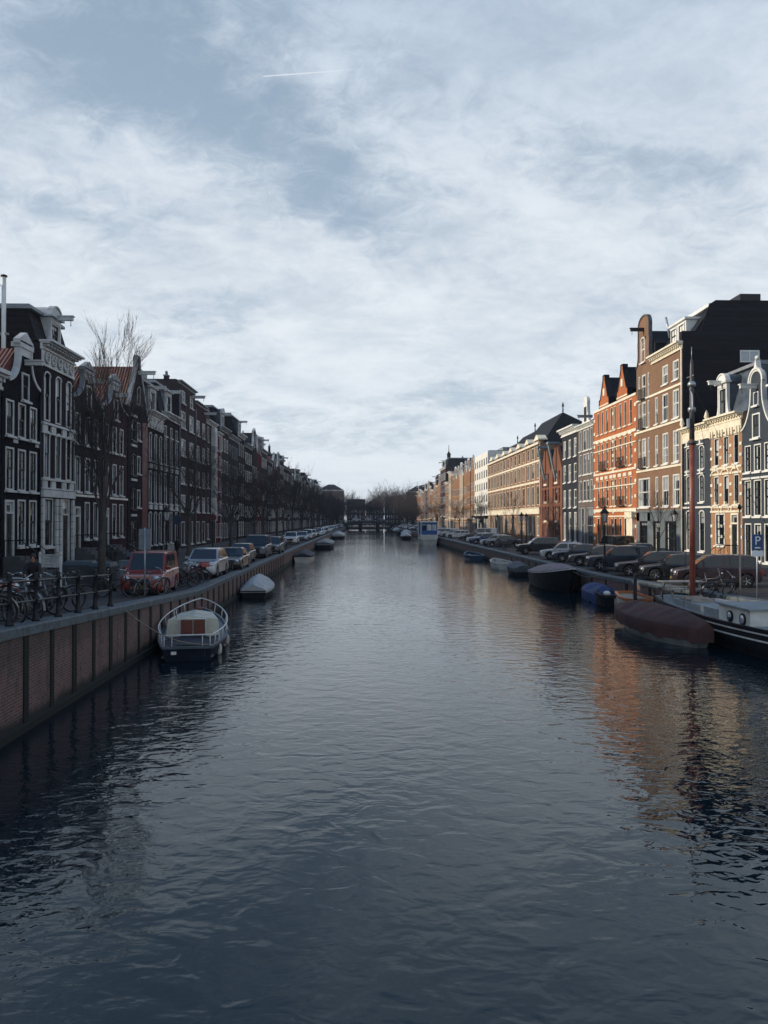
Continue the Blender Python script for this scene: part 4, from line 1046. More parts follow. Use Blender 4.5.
def car_proto(kind):
    S = dict(hatch=(4.0,1.72,1.48), suv=(4.45,1.84,1.66), estate=(4.6,1.8,1.49), sedan=(4.55,1.8,1.45), van=(4.0,1.72,1.84), mpv=(4.25,1.78,1.62), bigvan=(5.0,1.95,1.98))[kind]
    L, Wd, H = S; h = L/2; r = .33 if kind not in ('suv','bigvan') else .36; ar = r+.05
    xf, xr = h-.82, -h+.78
    belt = dict(hatch=.92, suv=1.05, estate=.92, sedan=.92, van=1.06, mpv=.98, bigvan=1.15)[kind]
    hood = dict(hatch=.78, suv=.93, estate=.76, sedan=.76, van=.92, mpv=.84, bigvan=1.0)[kind]
    cx = dict(hatch=h-1.05, suv=h-1.2, estate=h-1.3, sedan=h-1.3, van=h-.95, mpv=h-.85, bigvan=h-.9)[kind]
    rf = dict(hatch=h-1.75, suv=h-1.95, estate=h-2.1, sedan=h-2.1, van=h-1.5, mpv=h-1.75, bigvan=h-1.5)[kind]
    bx = dict(hatch=-h+.05, suv=-h+.07, estate=-h+.06, sedan=-h+.55, van=-h+.04, mpv=-h+.05, bigvan=-h+.04)[kind]
    rr = dict(hatch=-h+.55, suv=-h+.5, estate=-h+.55, sedan=-h+1.35, van=-h+.12, mpv=-h+.38, bigvan=-h+.1)[kind]
    sill = .2 if kind not in ('suv',) else .27
    def arch(c): return [(c+ar*math.cos(a), r+ar*math.sin(a)) for a in [math.pi*k/8 for k in range(0,9)]]
    out = [(h-.06, .26), (h, .42), (h-.01, .58), (h-.1, hood-.04), (h-.3, hood+.02), (cx+.06, belt-.03), (cx-.1, belt), ((cx+bx)/2, belt+.02), (bx+.1, belt+.0)]
    if kind == 'sedan': out += [(-h+.1, belt-.02), (-h, belt-.14)]
    out += [(-h+.02, belt-.2), (-h, .52), (-h+.08, .28)]
    out += [(xr-ar-.02, sill+.04)] + arch(xr)[::-1] + [(xr+ar+.02, sill)] + [(xf-ar-.02, sill)] + arch(xf)[::-1] + [(xf+ar+.02, sill+.03)]
    hw = Wd/2; mb = MB()
    ly = [(-hw,.07),(-hw+.035,.022),(-hw+.13,0),(-hw*.5,0),(0,0),(hw*.5,0),(hw-.13,0),(hw-.035,.022),(hw,.07)]
    rows = []
    for y, ins in ly:
        p = inset_poly(out, ins) if ins else out
        k = .12*(abs(y)/hw)**4
        rows.append([(x*(1 - k*max(0,(abs(x)-h*.6))/(h*.4)*.35), y, z_) for x, z_ in p])
    n = len(out); o = len(mb.v)
    vs = [p for r_ in rows for p in r_]
    fs = [(i*n+j, i*n+(j+1)%n, (i+1)*n+(j+1)%n, (i+1)*n+j) for i in range(len(rows)-1) for j in range(n)]
    fs = [f[::-1] for f in fs]
    fs.append(tuple(range(n))); fs.append(tuple((len(rows)-1)*n+j for j in range(n-1,-1,-1)))
    mb.add(vs, fs, 0, False)
    wb, wr = hw-.06, hw-.2 if kind not in ('van','bigvan') else hw-.12
    yz = lambda z_: wb + (wr-wb)*min(1, max(0, (z_-belt)/(H-belt)))
    st = [(cx, belt-.02), (rf, H-.04), (rf-.3, H), ((rf+rr)/2, H+.015), (rr+.25, H-.01), (rr, H-.05), (bx, belt-.02)]
    rows = []
    for x, z_ in st:
        e = yz(z_); zl_ = max(belt-.02, z_-.05); rows.append([(x,-wb,belt-.02),(x,-yz(zl_),zl_),(x,-e*.86,z_-.005 if z_>belt else z_),(x,0,z_+.01),(x,e*.86,z_-.005 if z_>belt else z_),(x,yz(zl_),zl_),(x,wb,belt-.02)])
    mb.grid(rows, 0, False)
    root = thing('parked_car', 'x', 'car')
    mb.build('body', paint('black', (.012,.013,.016)), root)
    g = MB()
    def front_quad(x0,z0,x1,z1,off,a=.06,b_=.95):
        d = Vector((x1-x0,0,z1-z0)); nrm = Vector((d.z,0,-d.x)).normalized()*off
        P = []
        for t, s in ((a,-1),(a,1),(b_,1),(b_,-1)):
            x = x0+d.x*t; z_ = z0+d.z*t; P.append(Vector((x, s*(yz(z_)-.1), z_+.005))+nrm)
        return P
    ws = MB(); ws.add(front_quad(cx,belt-.02,rf,H-.04,.012), [(0,1,2,3)]); ws.build('windscreen', M_cg, root)
    rw = MB(); rw.add(front_quad(bx,belt-.02,rr,H-.05,-.012,.12,.9), [(3,2,1,0)]); rw.build('rear_window', M_cg, root)
    zt, z0 = H-.13, belt+.05
    tf = (zt-belt)/(H-.04-belt); xa0 = cx+(rf-cx)*.1-.12; xa1 = cx+(rf-cx)*tf-.1
    tr = (zt-belt)/(H-.05-belt); xb0 = bx+(rr-bx)*.1+.14; xb1 = bx+(rr-bx)*tr+.12
    xm = (cx+bx)/2+.12 if kind != 'sedan' else (cx+bx)/2
    polys = [[(xa0,z0),(xa1,zt),(xm+.05,zt),(xm+.05,z0)]]
    if kind in ('hatch','sedan'): polys += [[(xm-.04,z0),(xm-.04,zt),(xb1,zt),(xb0,z0)]]
    elif kind in ('van','bigvan'): polys += [[(xm-.05,z0),(xm-.05,zt),(xm-.95,zt),(xm-.95,z0)]]
    else:
        xc = xb0+.75; polys += [[(xm-.04,z0),(xm-.04,zt),(xc+.04,zt),(xc+.04,z0)], [(xc-.04,z0),(xc-.04,zt),(xb1,zt),(xb0,z0)]]
    for s in (-1, 1):
        for pl in polys:
            k = MB(); vs = [(x, s*(yz(z_)+.012), z_) for x, z_ in pl]
            k.add(vs, [tuple(range(len(vs)))] if s < 0 else [tuple(range(len(vs)-1,-1,-1))]); k.build('side_window', M_cg, root)
        k = MB(); k.ball((h-.17, s*(hw-.26), hood-.13), .15, 6, 0, (.9,1.25,.7)); k.build('headlight', M_lamp, root)
        k = MB(); k.box(-h-.012 if kind!='sedan' else -h-.01, -h+.14, s*(hw-.1)-.1, s*(hw-.1)+.07, belt-.32, belt-.1); k.build('tail_light', M_tail, root)
        k = MB(); k.box(cx-.32, cx-.17, s*(wb+.02), s*(wb+.2), belt+.03, belt+.17); k.build('wing_mirror', paint('black', (.012,.013,.016)), root)
        k = MB()
        for xx in (xm+.0, ): k.box(xx-.006, xx+.006, s*(hw-.006), s*(hw+.004), sill+.1, belt-.05)
        for xx in (xm-.12, xm+.7): k.box(xx-.1, xx+.06, s*(hw-.02), s*(hw+.02), belt-.16, belt-.12)
        k.build('door_handle', M_black, root)
    k = MB(); k.box(h-.05, h+.012, -.42, .42, .5, hood-.16); k.build('grille', M_black, root)
    k = MB(); k.box(h-.03, h+.03, -.26, .26, .36, .47); k.build('number_plate', M_plate, root)
    k = MB(); k.box(h-.1, h+.02, -hw+.2, hw-.2, .24, .35); k.build('bumper', M_black, root)
    ty = MB(); M_ = Matrix.Rotation(R(90), 4, 'X'); ty.lathe([(r*.62,-.1),(r*.92,-.105),(r,-.07),(r,.07),(r*.92,.105),(r*.62,.1)], 20, 0, M_); tme = ty.mesh('tyre', [M_rubber])
    ri = MB(); ri.lathe([(r*.64,-.085),(r*.6,-.09),(r*.56,-.05),(.01,-.05),(.01,.05),(r*.56,.05),(r*.6,.09),(r*.64,.085)], 20, 1, M_, False)
    for k_ in range(5):
        a = 2*math.pi*k_/5
        for s in (-1,1): ri.bar((0,s*.075,0),(r*.58*math.cos(a),s*.082,r*.58*math.sin(a)),.03,.075,0,up=(0,1,0))
    rme = ri.mesh('rim', [M_chrome, M_black])
    for x in (xf, xr):
        for s in (-1, 1):
            wo = link('wheel', rme, root, (x, s*(hw-.11), r)); link('tyre', tme, wo)
    return root
PROT = {k: car_proto(k) for k in ('hatch','suv','estate','sedan','van','mpv','bigvan')}
USED = set()
PC = dict(red=(.25,.018,.007), black=(.011,.012,.015), navy=(.012,.018,.038), silver=(.40,.42,.44), white=(.62,.63,.62), grey=(.085,.095,.105), dkgrey=(.035,.04,.046), maroon=(.028,.010,.013), blue=(.02,.045,.13), cream=(.6,.58,.5), teal=(.02,.05,.06))
def car(kind, col, x, y, rz, label, group=None, z=None, slope=0.):
    zz_ = (zl(y) if x < 0 else zr(y)) if z is None else z
    if kind in USED:
        c = dup(PROT[kind], (x,y,zz_), rz, label, group)
    else:
        USED.add(kind); c = PROT[kind]; c.location = (x,y,zz_); c.rotation_euler = (0,0,rz); c['label'] = label
        if group: c['group'] = group
    c.rotation_euler = (0, slope, rz)
    pm_ = paint(col, PC[col], .0 if col in ('red','white','cream') else .3)
    set_mat(c, 'body', pm_); set_mat(c, 'wing_mirror', pm_)
    return c
S_ = -R(90)  # nose towards the camera (-y)
car('van','red',-9.25,34.1,S_+R(3),'red high roofed compact van parked nose to the canal bridge behind leaning bicycles', slope=0.0)
car('suv','silver',-9.1,45.4,S_,'silver car behind the bicycles, next along from the red van')
car('sedan','black',-8.75,52.3,S_,'black saloon with bright headlights behind the silver car')
car('hatch','dkgrey',-9.4,60.5,S_,'dark grey hatchback parked between the black saloon and the tall dark van')
car('bigvan','navy',-9.2,68.5,S_,'tall dark blue van in the shaded row by the grey covered boat')
car('suv','dkgrey',-8.7,75.5,S_,'dark grey car right behind the tall dark van')
car('suv','white',-9.6,105,S_,'white car standing alone past the gap in the shaded row')
car('hatch','silver',-9.3,121,S_,'silver hatchback behind the lone white car on the shaded quay')
car('hatch','red',-13.0,24.6,R(-6),'red car cut off by the picture edge behind the near railing')
rg = random.Random(3); y = 129
while y < 330:
    k = rg.choice(('hatch','suv','estate','sedan','hatch','mpv')); c_ = rg.choice(('silver','white','dkgrey','black','silver','grey','white'))
    car(k, c_, -9.1+rg.uniform(-.3,.3), y, S_+R(rg.uniform(-4,4)), f'{dict(dkgrey="dark grey").get(c_,c_)} {dict(hatch="hatchback",suv="off roader",estate="estate car",sedan="saloon",mpv="people carrier")[k]} in the far row along the shaded quay', f'far {c_} {k} cars on the shaded quay'.replace('dkgrey','dark grey')); y += rg.uniform(5.4,7.4)
P_ = R(180)
def pcar(kind, col, y, label, dx=0., rz=0., group=None, L=2.2):
    car(kind, col, qr(y)+.75+L+dx, y, P_+rz, label, group)
pcar('mpv','maroon',39.2,'dark maroon people carrier nose to the canal, nearest of the sunlit quay row', -.15, R(-15))
pcar('hatch','black',43.0,'black hatchback nose to the canal beside the maroon people carrier', .1, R(-16), L=2.0)
pcar('estate','black',46.4,'black estate car half hidden behind the black hatchback and the red mast', .2, R(-15), L=2.3)
pcar('suv','navy',51.6,'dark navy off roader with bright bonnet, nose to the canal near the blue covered boat', 0, R(-12))
pcar('estate','dkgrey',57.0,'dark grey estate car left of the navy off roader', .2, R(-15), L=2.3)
pcar('sedan','navy',61.8,'dark blue saloon with tinted windows left of the grey estate car', .1, R(-13), L=2.3)
pcar('hatch','silver',65.6,'silver hatchback tucked behind the dark blue saloon', 0, R(-12), L=2.)
pcar('suv','black',76.0,'black off roader parked alone near the twin warehouse', .1, R(-4))
pcar('sedan','dkgrey',96.0,'dark grey saloon beyond the gap in the sunlit row', .2, R(-10), L=2.3)
pcar('hatch','silver',100.,'silver hatchback beside the dark grey saloon in the sunlit row', .1, R(-10), L=2.)
pcar('estate','blue',108.5,'blue estate car in the sunlit row before the tan building', .1, R(-10), L=2.3)
pcar('hatch','white',113.,'white hatchback between the blue estate and a black car', .1, R(-10), L=2.)
pcar('sedan','black',122.,'black saloon at the far end of the near sunlit row', .1, R(-10), L=2.3)
pcar('estate','white',141.,'long white estate car by the white houseboat', .1, R(-10), L=2.3)
pcar('bigvan','white',130.,'white van parked in the sunlit row behind the black saloon', 3., R(-10), L=2.3)
car('bigvan','black',23.4,70.5,R(90),'black box van standing before the orange gabled building')
car('hatch','dkgrey',22.9,63.5,R(90),'dark grey hatchback on the far side of the sunlit street')
rg = random.Random(9); y = 150
while y < 335:
    k = rg.choice(('hatch','suv','estate','sedan','hatch')); c_ = rg.choice(('silver','white','dkgrey','black','white','silver','blue'))
    pcar(k, c_, y, f'{dict(dkgrey="dark grey").get(c_,c_)} {dict(hatch="hatchback",suv="off roader",estate="estate car",sedan="saloon",mpv="people carrier")[k]} in the far row along the sunlit quay', .1, R(-10), f'far {c_} {k} cars on the sunlit quay'.replace('dkgrey','dark grey')); y += rg.uniform(4.4,6.4)

# ------------------------------------------------------------------ bicycles
def bike_proto():
    t = thing('bicycle', 'x', 'bicycle')
    r = .34; wbse = 1.12; A = (-wbse/2,0,r); B = (wbse/2,0,r); bb = (-.1,0,.29); st = (-.22,0,.78); hd = (.36,0,.80); hl = (.41,0,.62)
    mb = MB(); tb = lambda p, q, rr: mb.tube([p,q], rr, 6)
    tb(bb, st, .018); tb(hl, bb, .019); tb((.385,0,.7), (-.19,0,.62), .017); tb(hd, hl, .02)
    for s in (-1,1):
        tb((A[0],s*.06,r),(bb[0],s*.03,.29),.010); tb((A[0],s*.06,r),(st[0],s*.02,.66),.009); mb.tube([(hl[0],s*.05,.64),(.46,s*.055,.5),(B[0],s*.055,r)], .011, 5)
    tb(st,(-.245,0,.93),.014); tb(hd,(.335,0,.98),.013)
    mb.build('frame', mat('bike_black', (.014,.015,.018), .35), t)
    ty = MB(); ring = [(r*math.cos(a),0,r*math.sin(a)) for a in [2*math.pi*k/28 for k in range(28)]]; ty.tube(ring, .024, 6, closed=True); tme = ty.mesh('tyre',[M_rubber])
    wh = MB(); ring = [(.305*math.cos(a),0,.305*math.sin(a)) for a in [2*math.pi*k/28 for k in range(28)]]; wh.tube(ring, .014, 5, closed=True)
    for k in range(14):
        a = 2*math.pi*k/14; wh.tube([(0,(-1)**k*.03,0),(.3*math.cos(a),0,.3*math.sin(a))], .0035, 3)
    wh.tube([(0,-.05,0),(0,.05,0)], .025, 8); wme = wh.mesh('wheel',[mat('dull_rim', (.13,.14,.15), .4, metal=.6)])
    for c in (A, B): wo = link('wheel', wme, t, c); link('tyre', tme, wo)
    for c, a0, a1 in ((A, 20, 200), (B, -10, 150)):
        mg = MB(); pts = [[(c[0]+.385*math.cos(R(a)), y, c[2]+.385*math.sin(R(a))) for y in (-.035,0,.035)] for a in range(a0, a1+1, 15)]; mg.grid(pts)
        mg.build('mudguard', mat('bike_black', (.014,.015,.018), .35), t)
    hb = MB(); hb.tube([(.16,-.29,1.03),(.3,-.25,1.06),(.35,-.1,1.03),(.335,0,.99),(.35,.1,1.03),(.3,.25,1.06),(.16,.29,1.03)], .013, 6); hb.build('handlebar', M_chrome, t)
    gr = MB(); 
    for s in (-1,1): gr.tube([(.15,s*.29,1.03),(.27,s*.26,1.055)], .02, 6)
    gr.build('grip', M_rubber, t)
    sd = MB(); sd.grid([[(x-.25, y*wd, .95-.02*abs(y)*4*wd+.01) for y in (-1,-.5,0,.5,1)] for x, wd in ((-.16,.07),(-.1,.1),(0,.08),(.08,.04),(.14,.025))]); sd.box(-.38,-.12,-.06,.06,.915,.945); sd.build('saddle', mat('saddle_leather', (.03,.018,.012), .5), t)
    rk = MB()
    for s in (-1,1): rk.tube([(-.3,s*.06,.72),(-.85,s*.07,.72),(-.56,s*.07,.36)], .008, 5)
    rk.tube([(-.85,-.07,.72),(-.85,.07,.72)], .008, 5); rk.build('carrier', M_iron, t)
    cg = MB(); cg.lathe([(.01,-.05),(.09,-.05),(.09,-.035),(.01,-.035)], 14, 0, Matrix.Translation((bb[0],0,.29)) @ Matrix.Rotation(R(90),4,'X'))
    for s in (-1,1): cg.bar((bb[0],s*.07,.29),(bb[0]+s*.12,s*.07,.29-s*.11),.02,.02); cg.box(bb[0]+s*.12-.05,bb[0]+s*.12+.05,s*.07,s*.07+s*.1,.29-s*.11-.012,.29-s*.11+.012)
    cg.build('crank', M_iron, t)
    hl_ = MB(); hl_.ball((.46,0,.9), .045, 6); hl_.build('front_lamp', M_chrome, t)
    return t
BK = bike_proto(); BKU = [False]
BCOL = dict(black=(.014,.015,.018), grey=(.2,.21,.22), white=(.6,.6,.58), red=(.22,.02,.02), blue=(.03,.07,.2), green=(.02,.07,.04), teal=(.03,.10,.12))
def bike(x, y, rz, col, label, lean=.12, group=None, rough=False, z=None):
    zz_ = (zl(y) if x < 0 else zr(y)) if z is None else z
    if BKU[0]: b_ = dup(BK, (x,y,zz_), 0, label, group)
    else:
        BKU[0] = True; b_ = BK; b_['label'] = label
        if group: b_['group'] = group
    b_.scale = (1.07,)*3; b_.location = (x,y,zz_+.0); b_.rotation_euler = (lean, 0, rz)
    set_mat(b_, 'frame', mat('bike_'+col, BCOL[col], .35)); set_mat(b_, 'mudguard', mat('bike_'+col, BCOL[col], .35))
    return b_
for (x,y,a,c,lab) in ((-8.65,17.3,8,'black','black bicycle with full side view wheel at the left end of the railing'),(-8.75,18.6,160,'black','black bicycle behind the second railing post'),(-9.5,19.4,12,'white','white framed bicycle behind the railing, left of the standing person'),
    (-8.8,20.0,-28,'grey','grey bicycle leaning by the third railing post'),(-8.7,21.0,70,'black','black bicycle turned end on behind the railing'),(-8.8,22.2,48,'grey','grey bicycle with its bright front wheel turned out under the railing'),(-8.8,23.0,35,'black','black bicycle at the far end of the railing with a bright bell'),
    (-9.7,21.4,25,'teal','teal bicycle in the second row behind the railing'),(-10.2,23.2,150,'black','black bicycle in the back row in front of the dark bins')):
    bike(x,y,R(a),c,lab,lean=R(rng.uniform(-9,9)))
for (x,y,a,c,lab) in ((-9.75,30.9,-8,'black','black bicycle lying across the front of the red van'),(-8.55,31.6,62,'grey','bicycle with silver rimmed wheel at the corner of the red van'),(-8.75,37.9,50,'black','black bicycle right behind the red van'),(-8.6,39.0,58,'black','second black bicycle between the red van and the silver car'),(-8.8,40.2,30,'red','red bicycle carrying a crate in front of the silver car'),(-9.4,41.0,10,'grey','grey bicycle across the bonnet of the silver car'),(-8.5,48.4,70,'black','black bicycle beside the black saloon at the quay edge')):
    b_ = bike(x,y,R(a),c,lab,lean=R(rng.uniform(-10,10)))
    if c == 'red':
        k = MB(); M_cr = mat('red_plastic_crate', (.35,.02,.02), .5)
        k.box(.42,.82,-.2,.2,.8,.82)
        for (a0,a1,b0,b1) in ((.42,.44,-.2,.2),(.8,.82,-.2,.2),(.44,.8,-.2,-.18),(.44,.8,.18,.2)):
            for q_ in range(3): k.box(a0,a1,b0,b1,.82+.08*q_,.88+.08*q_)
        k.build('crate', M_cr, b_)
for i in range(7):
    bike(-19.2,56+3.9*i+rng.uniform(-.8,.8),R(90+rng.uniform(-10,10)),'black','black bicycle leaning on the shaded house fronts',lean=R(8),group='bicycles leaning on the shaded house fronts', z=zl(60)+.13)
bike(15.9,34.2,R(20),'black','black bicycle lying tilted by the quay edge next to the barge',lean=R(30)); bike(16.1,35.2,R(-30),'grey','grey bicycle beside the tilted black one next to the barge',lean=R(-14))
bike(15.9,88,R(60),'black','black bicycle on the sunlit quay before the black off roader gap',lean=R(6)); bike(16.0,85.5,R(70),'black','dark bicycle among the gap of the sunlit car row',lean=R(-6))
bike(-8.6,82,R(60),'black','black bicycle in the gap of the shaded car row',lean=R(6)); bike(-8.7,86,R(70),'blue','blue bicycle in the gap of the shaded car row',lean=R(6)); bike(-9.,90,R(50),'red','red bicycle in the gap before the lone white car',lean=R(6))
# ------------------------------------------------------------------ bare trees
M_bark = mat('bark', (.062,.054,.048), .9, var=.4, scale=3, fine=.4, bump=.02)
M_twig = mat('twigs', (.05,.042,.039), .9, var=.3)
M_twig2 = mat('reddish_twigs', (.042,.033,.034), .9, var=.3)
def tree_meshes(seed, H, trunk_h, r0, levels, spread, nl=5, tw=1.0):
    r = random.Random(seed); tm = MB(); cm = MB()
    def grow(p, d, L, rad, lv):
        n = 4 if lv < 3 else 3; pts = [p]; dd = d.copy(); q = p.copy(); rs = [rad]
        for i in range(n):
            dd = (dd + Vector((r.uniform(-1,1), r.uniform(-1,1), r.uniform(-.2,.55)))*(.13 if lv < 2 else .2)).normalized()
            q = q + dd*(L/n); pts.append(q.copy()); rs.append(rad*(1-.55*(i+1)/n))
        cm.tube(pts, rs, 5 if lv < 2 else 3, 0, cap=False)
        if lv >= levels: return
        k = r.choice((2,3)) + (1 if lv < levels-1 else 1)
        for i in range(k):
            t = r.uniform(.35, 1.) if i else 1.
            j = min(n, max(1, round(t*n))); b = pts[j]
            a = r.uniform(0, 6.283); ax = dd.orthogonal().normalized(); ax.rotate(Matrix.Rotation(a, 3, dd))
            nd = dd.copy(); nd.rotate(Matrix.Rotation(R(r.uniform(16, 46))*spread*(.4 if i == 0 else 1), 3, ax))
            nd = (nd + Vector((0,0,.12))).normalized()
            grow(b, nd, L*r.uniform(.58,.8), max(.006*tw, rs[j]*r.uniform(.6,.8)), lv+1)
    pts = []; rs = []
    for i in range(9):
        t = i/8; pts.append(Vector((.12*math.sin(t*2.3+seed), .1*math.sin(t*3.1+seed*2), trunk_h*t))); rs.append(r0*(1-.38*t)*(1.35 if i == 0 else 1))
    tm.tube(pts, rs, 10)
    top = pts[-1]
    grow(top, Vector((.06,.0,1)).normalized(), (H-trunk_h)*.36, rs[-1]*.8, 1)
    for i in range(nl):
        a = 6.283*i/nl + r.uniform(-.4,.4); el = R(r.uniform(20,42))*spread
        j = r.choice((5,6,7,8)); d = Vector((math.cos(a)*math.sin(el), math.sin(a)*math.sin(el), math.cos(el)))
        grow(pts[j], d, (H-trunk_h)*r.uniform(.26,.38), rs[j]*r.uniform(.45,.65), 1)
    return tm.mesh('trunk', [M_bark]), cm
def tree(name, label, meshes, loc, rz=0, s=1., group=None, cmat=None):
    t = thing(name, label, 'tree', loc, rz, group); t.scale = (s,s,s)
    link('trunk', meshes[0], t); link('crown', meshes[1], t); return t
tmA, cA = tree_meshes(4, 12.9, 5.4, .185, 6, .44, 6, .9); A_ = (tmA, cA.mesh('crown',[M_twig]))
tree('bare_tree', 'tall bare tree with a slim upright crown standing behind the end of the railing', A_, (-11.9, 36, zl(36)-.05), .5)
tmB, cB = tree_meshes(11, 11.5, 4.2, .17, 6, .95, 6); B_ = (tmB, cB.mesh('crown',[M_twig]))
tmC, cC = tree_meshes(23, 12.5, 4.0, .2, 6, 1.05, 7); C_ = (tmC, cC.mesh('crown',[M_twig]))
cD = tree_meshes(31, 14, 3.6, .24, 5, 1.15, 11, 3.); D_ = (cD[0], cD[1].mesh('crown',[M_twig2]))
cE = tree_meshes(52, 11.5, 4.4, .19, 5, .85, 7, 1.5); E_ = (cE[0], cE[1].mesh('crown',[M_twig])); cG = tree_meshes(53, 12.5, 4.6, .20, 5, .95, 7, 1.5); G_ = (cG[0], cG[1].mesh('crown',[M_twig]))
tree('bare_tree', 'bare tree behind the silver car on the shaded quay', B_, (-11.9, 53.2, 1.4), 1.2, .95)
tree('bare_tree', 'bare tree beside the dark grey hatchback on the shaded quay', E_, (-11.9, 70, 1.4), 2.2, .95)
rg = random.Random(8); y = 84
while y < 372:
    tree('bare_tree', 'bare tree in the row along the far shaded quay', rg.choice((E_,G_)) if y < 250 else rg.choice((C_,D_,D_)), (-11.6+rg.uniform(-.5,.5), y, 1.4), rg.uniform(0,6), rg.uniform(.85,1.15), 'bare trees along the far shaded quay'); y += rg.uniform(9,14)
y = 262
while y < 385:
    tree('bare_tree', 'bare reddish tree in the row near the far bridge on the sunlit quay', rg.choice((C_,D_,D_)), (18.3+rg.uniform(-.8,.8), y, 1.4), rg.uniform(0,6), rg.uniform(.95,1.3) if y > 300 else .8, 'bare trees near the far bridge on the sunlit quay'); y += rg.uniform(10,14)
cS = tree_meshes(41, 6.2, 2.6, .05, 4, .8, 5); Sp = (cS[0], cS[1].mesh('crown',[M_twig]))
tree('sapling', 'slim bare sapling rising beside the navy off roader', Sp, (18.2, 46.5, 1.4), 0, 1.)
tree('sapling', 'slim bare sapling before the tan building by the blue estate car', Sp, (20.5, 104, 1.4), 1, 1.35); tree('sapling', 'slim bare sapling in front of the twin warehouse', Sp, (21, 84, 1.4), 2, 1.1)
tree('bare_tree', 'bare tree before the tan building, nearer the white block', B_, (21., 135, 1.4), 2, .75)
tree('bare_tree', 'bare tree in front of the white block', B_, (21., 165, 1.4), 3.3, .75); tree('bare_tree', 'bare tree in front of the ochre gable row', B_, (20., 205, 1.4), .3, .85)

# ------------------------------------------------------------------ lamps and signs
m_lg, nt, b = new_mat('lantern_glass'); b.inputs['Base Color'].default_value = (.5,.53,.55,1); b.inputs['Roughness'].default_value = .2; b.inputs['Alpha'].default_value = .75
def lamp_proto():
    t = thing('street_lamp', 'x', 'street lamp')
    mb = MB(); mb.lathe([(.17,0),(.17,.15),(.12,.22),(.11,.7),(.13,.75),(.075,.85),(.055,1.6),(.07,1.65),(.045,1.75),(.038,2.95),(.06,3.0),(.03,3.1),(.03,3.25)], 10); mb.tube([(-.35,0,2.85),(.35,0,2.85)], .022, 6); mb.build('post', M_iron, t)
    la = MB()
    for k in range(6):
        a = R(60*k); la.bar((.13*math.cos(a),.13*math.sin(a),3.26),(.24*math.cos(a),.24*math.sin(a),3.82),.025,.025)
    la.lathe([(.14,3.22),(.15,3.27),(.13,3.28)], 6); la.lathe([(.30,3.82),(.31,3.86),(.16,4.02),(.17,4.06),(.05,4.14),(.07,4.2),(.01,4.27)], 6)
    lo = la.build('lantern', M_iron, t)
    gl = MB(); gl.lathe([(.12,3.285),(.225,3.815)], 6, 0, None, False); gl.build('glass', m_lg, lo)
    return t
LP = lamp_proto(); first = [True]
def lamp(x, y, label, group=None, z=None):
    zz_ = (zl(y) if x < 0 else zr(y)) if z is None else z
    if first[0]: first[0] = False; LP.location = (x,y,zz_); LP['label'] = label; 
    else: dup(LP, (x,y,zz_), rng.uniform(0,1), label, group)
lamp(-12.6, 50, 'black street lamp with crown lantern behind the red van')
lamp(15.75, 49.6, 'black street lamp beside the navy off roader at the quay edge'); lamp(24.2, 59, 'black street lamp before the stone ground floor of the brown house')
lamp(17.5, 84, 'black street lamp near the twin warehouse'); lamp(20.8, 97, 'black street lamp before the tan building, nearest the warehouse'); lamp(20.8, 118, 'black street lamp before the middle of the tan building')
lamp(-12.4, 77, 'black street lamp behind the tall dark van')
for y in (104, 131, 158, 185, 212): lamp(-12.4, y, 'black street lamp far along the shaded quay', 'street lamps far along the shaded quay')
for y in (145, 172, 199, 226): lamp(20.8, y, 'black street lamp far along the sunlit quay', 'street lamps far along the sunlit quay')
M_signb = mat('sign_back_grey', (.17,.20,.235), .5, metal=.3, var=.12)
t = thing('traffic_sign', 'grey back of a square sign on a thin pole before the red van', 'sign', (-8.55, 30.6, zl(30.6)))
mb = MB(); mb.tube([(0,0,0),(0,0,2.75)], .03, 8); mb.build('pole', M_steel, t)
mb = MB(); mb.box(-.25,.22,.04,.06,1.88,2.7); mb.box(-.25,.22,-.002,.038,2.05,2.09); mb.box(-.25,.22,-.002,.038,2.45,2.49); mb.build('panel', M_signb, t)
M_pblue = mat('sign_blue', (.012,.055,.17), .4, var=.08); M_sw = mat('sign_white', (.75,.76,.76), .45, var=.05)
t = thing('parking_sign', 'blue parking sign with a white P and small white plate on a pole', 'sign', (16.95, 32.6, zr(32)))
mb = MB(); mb.tube([(0,0,0),(0,0,2.75)], .03, 8); mb.build('pole', M_steel, t)
mb = MB(); mb.box(-.23,.23,-.055,-.035,2.1,2.78); mb.build('panel', M_pblue, t)
mb = MB(); mb.box(-.26,.26,-.055,-.035,1.84,2.08); mb.build('plate', M_sw, t)
def text(s, size, parent, loc, rot, m, name='lettering'):
    cu = bpy.data.curves.new('txt', 'FONT'); cu.body = s; cu.size = size; cu.align_x = 'CENTER'; cu.extrude = .003
    o = bpy.data.objects.new('txt', cu); COL.objects.link(o)
    dg = bpy.context.evaluated_depsgraph_get(); me = bpy.data.meshes.new_from_object(o.evaluated_get(dg)); me.materials.clear(); me.materials.append(m)
    bpy.data.objects.remove(o)
    return link(name, me, parent, loc, rot)
text('P', .52, t, (0,-.06,2.34), (R(90),0,0), M_sw); 
mb = MB(); mb.box(-.12,.12,-.062,-.056,2.18,2.24); mb.build('symbol', M_sw, t)
for x, y, h_, lab in ((16.9, 34.0, 3.9, 'thin pale pole standing by the maroon people carrier'),):
    t = thing('thin_pole', lab, 'pole', (x, y, zr(y))); mb = MB(); mb.tube([(0,0,0),(0,0,.5),(0,0,h_)], [.06,.045,.04], 8); mb.build('shaft', mat('pale_pole', (.28,.25,.22), .6), t)
    mb = MB(); mb.lathe([(.07,h_-.02),(.09,h_+.1),(.02,h_+.2)], 8); mb.build('cap', M_iron, t)
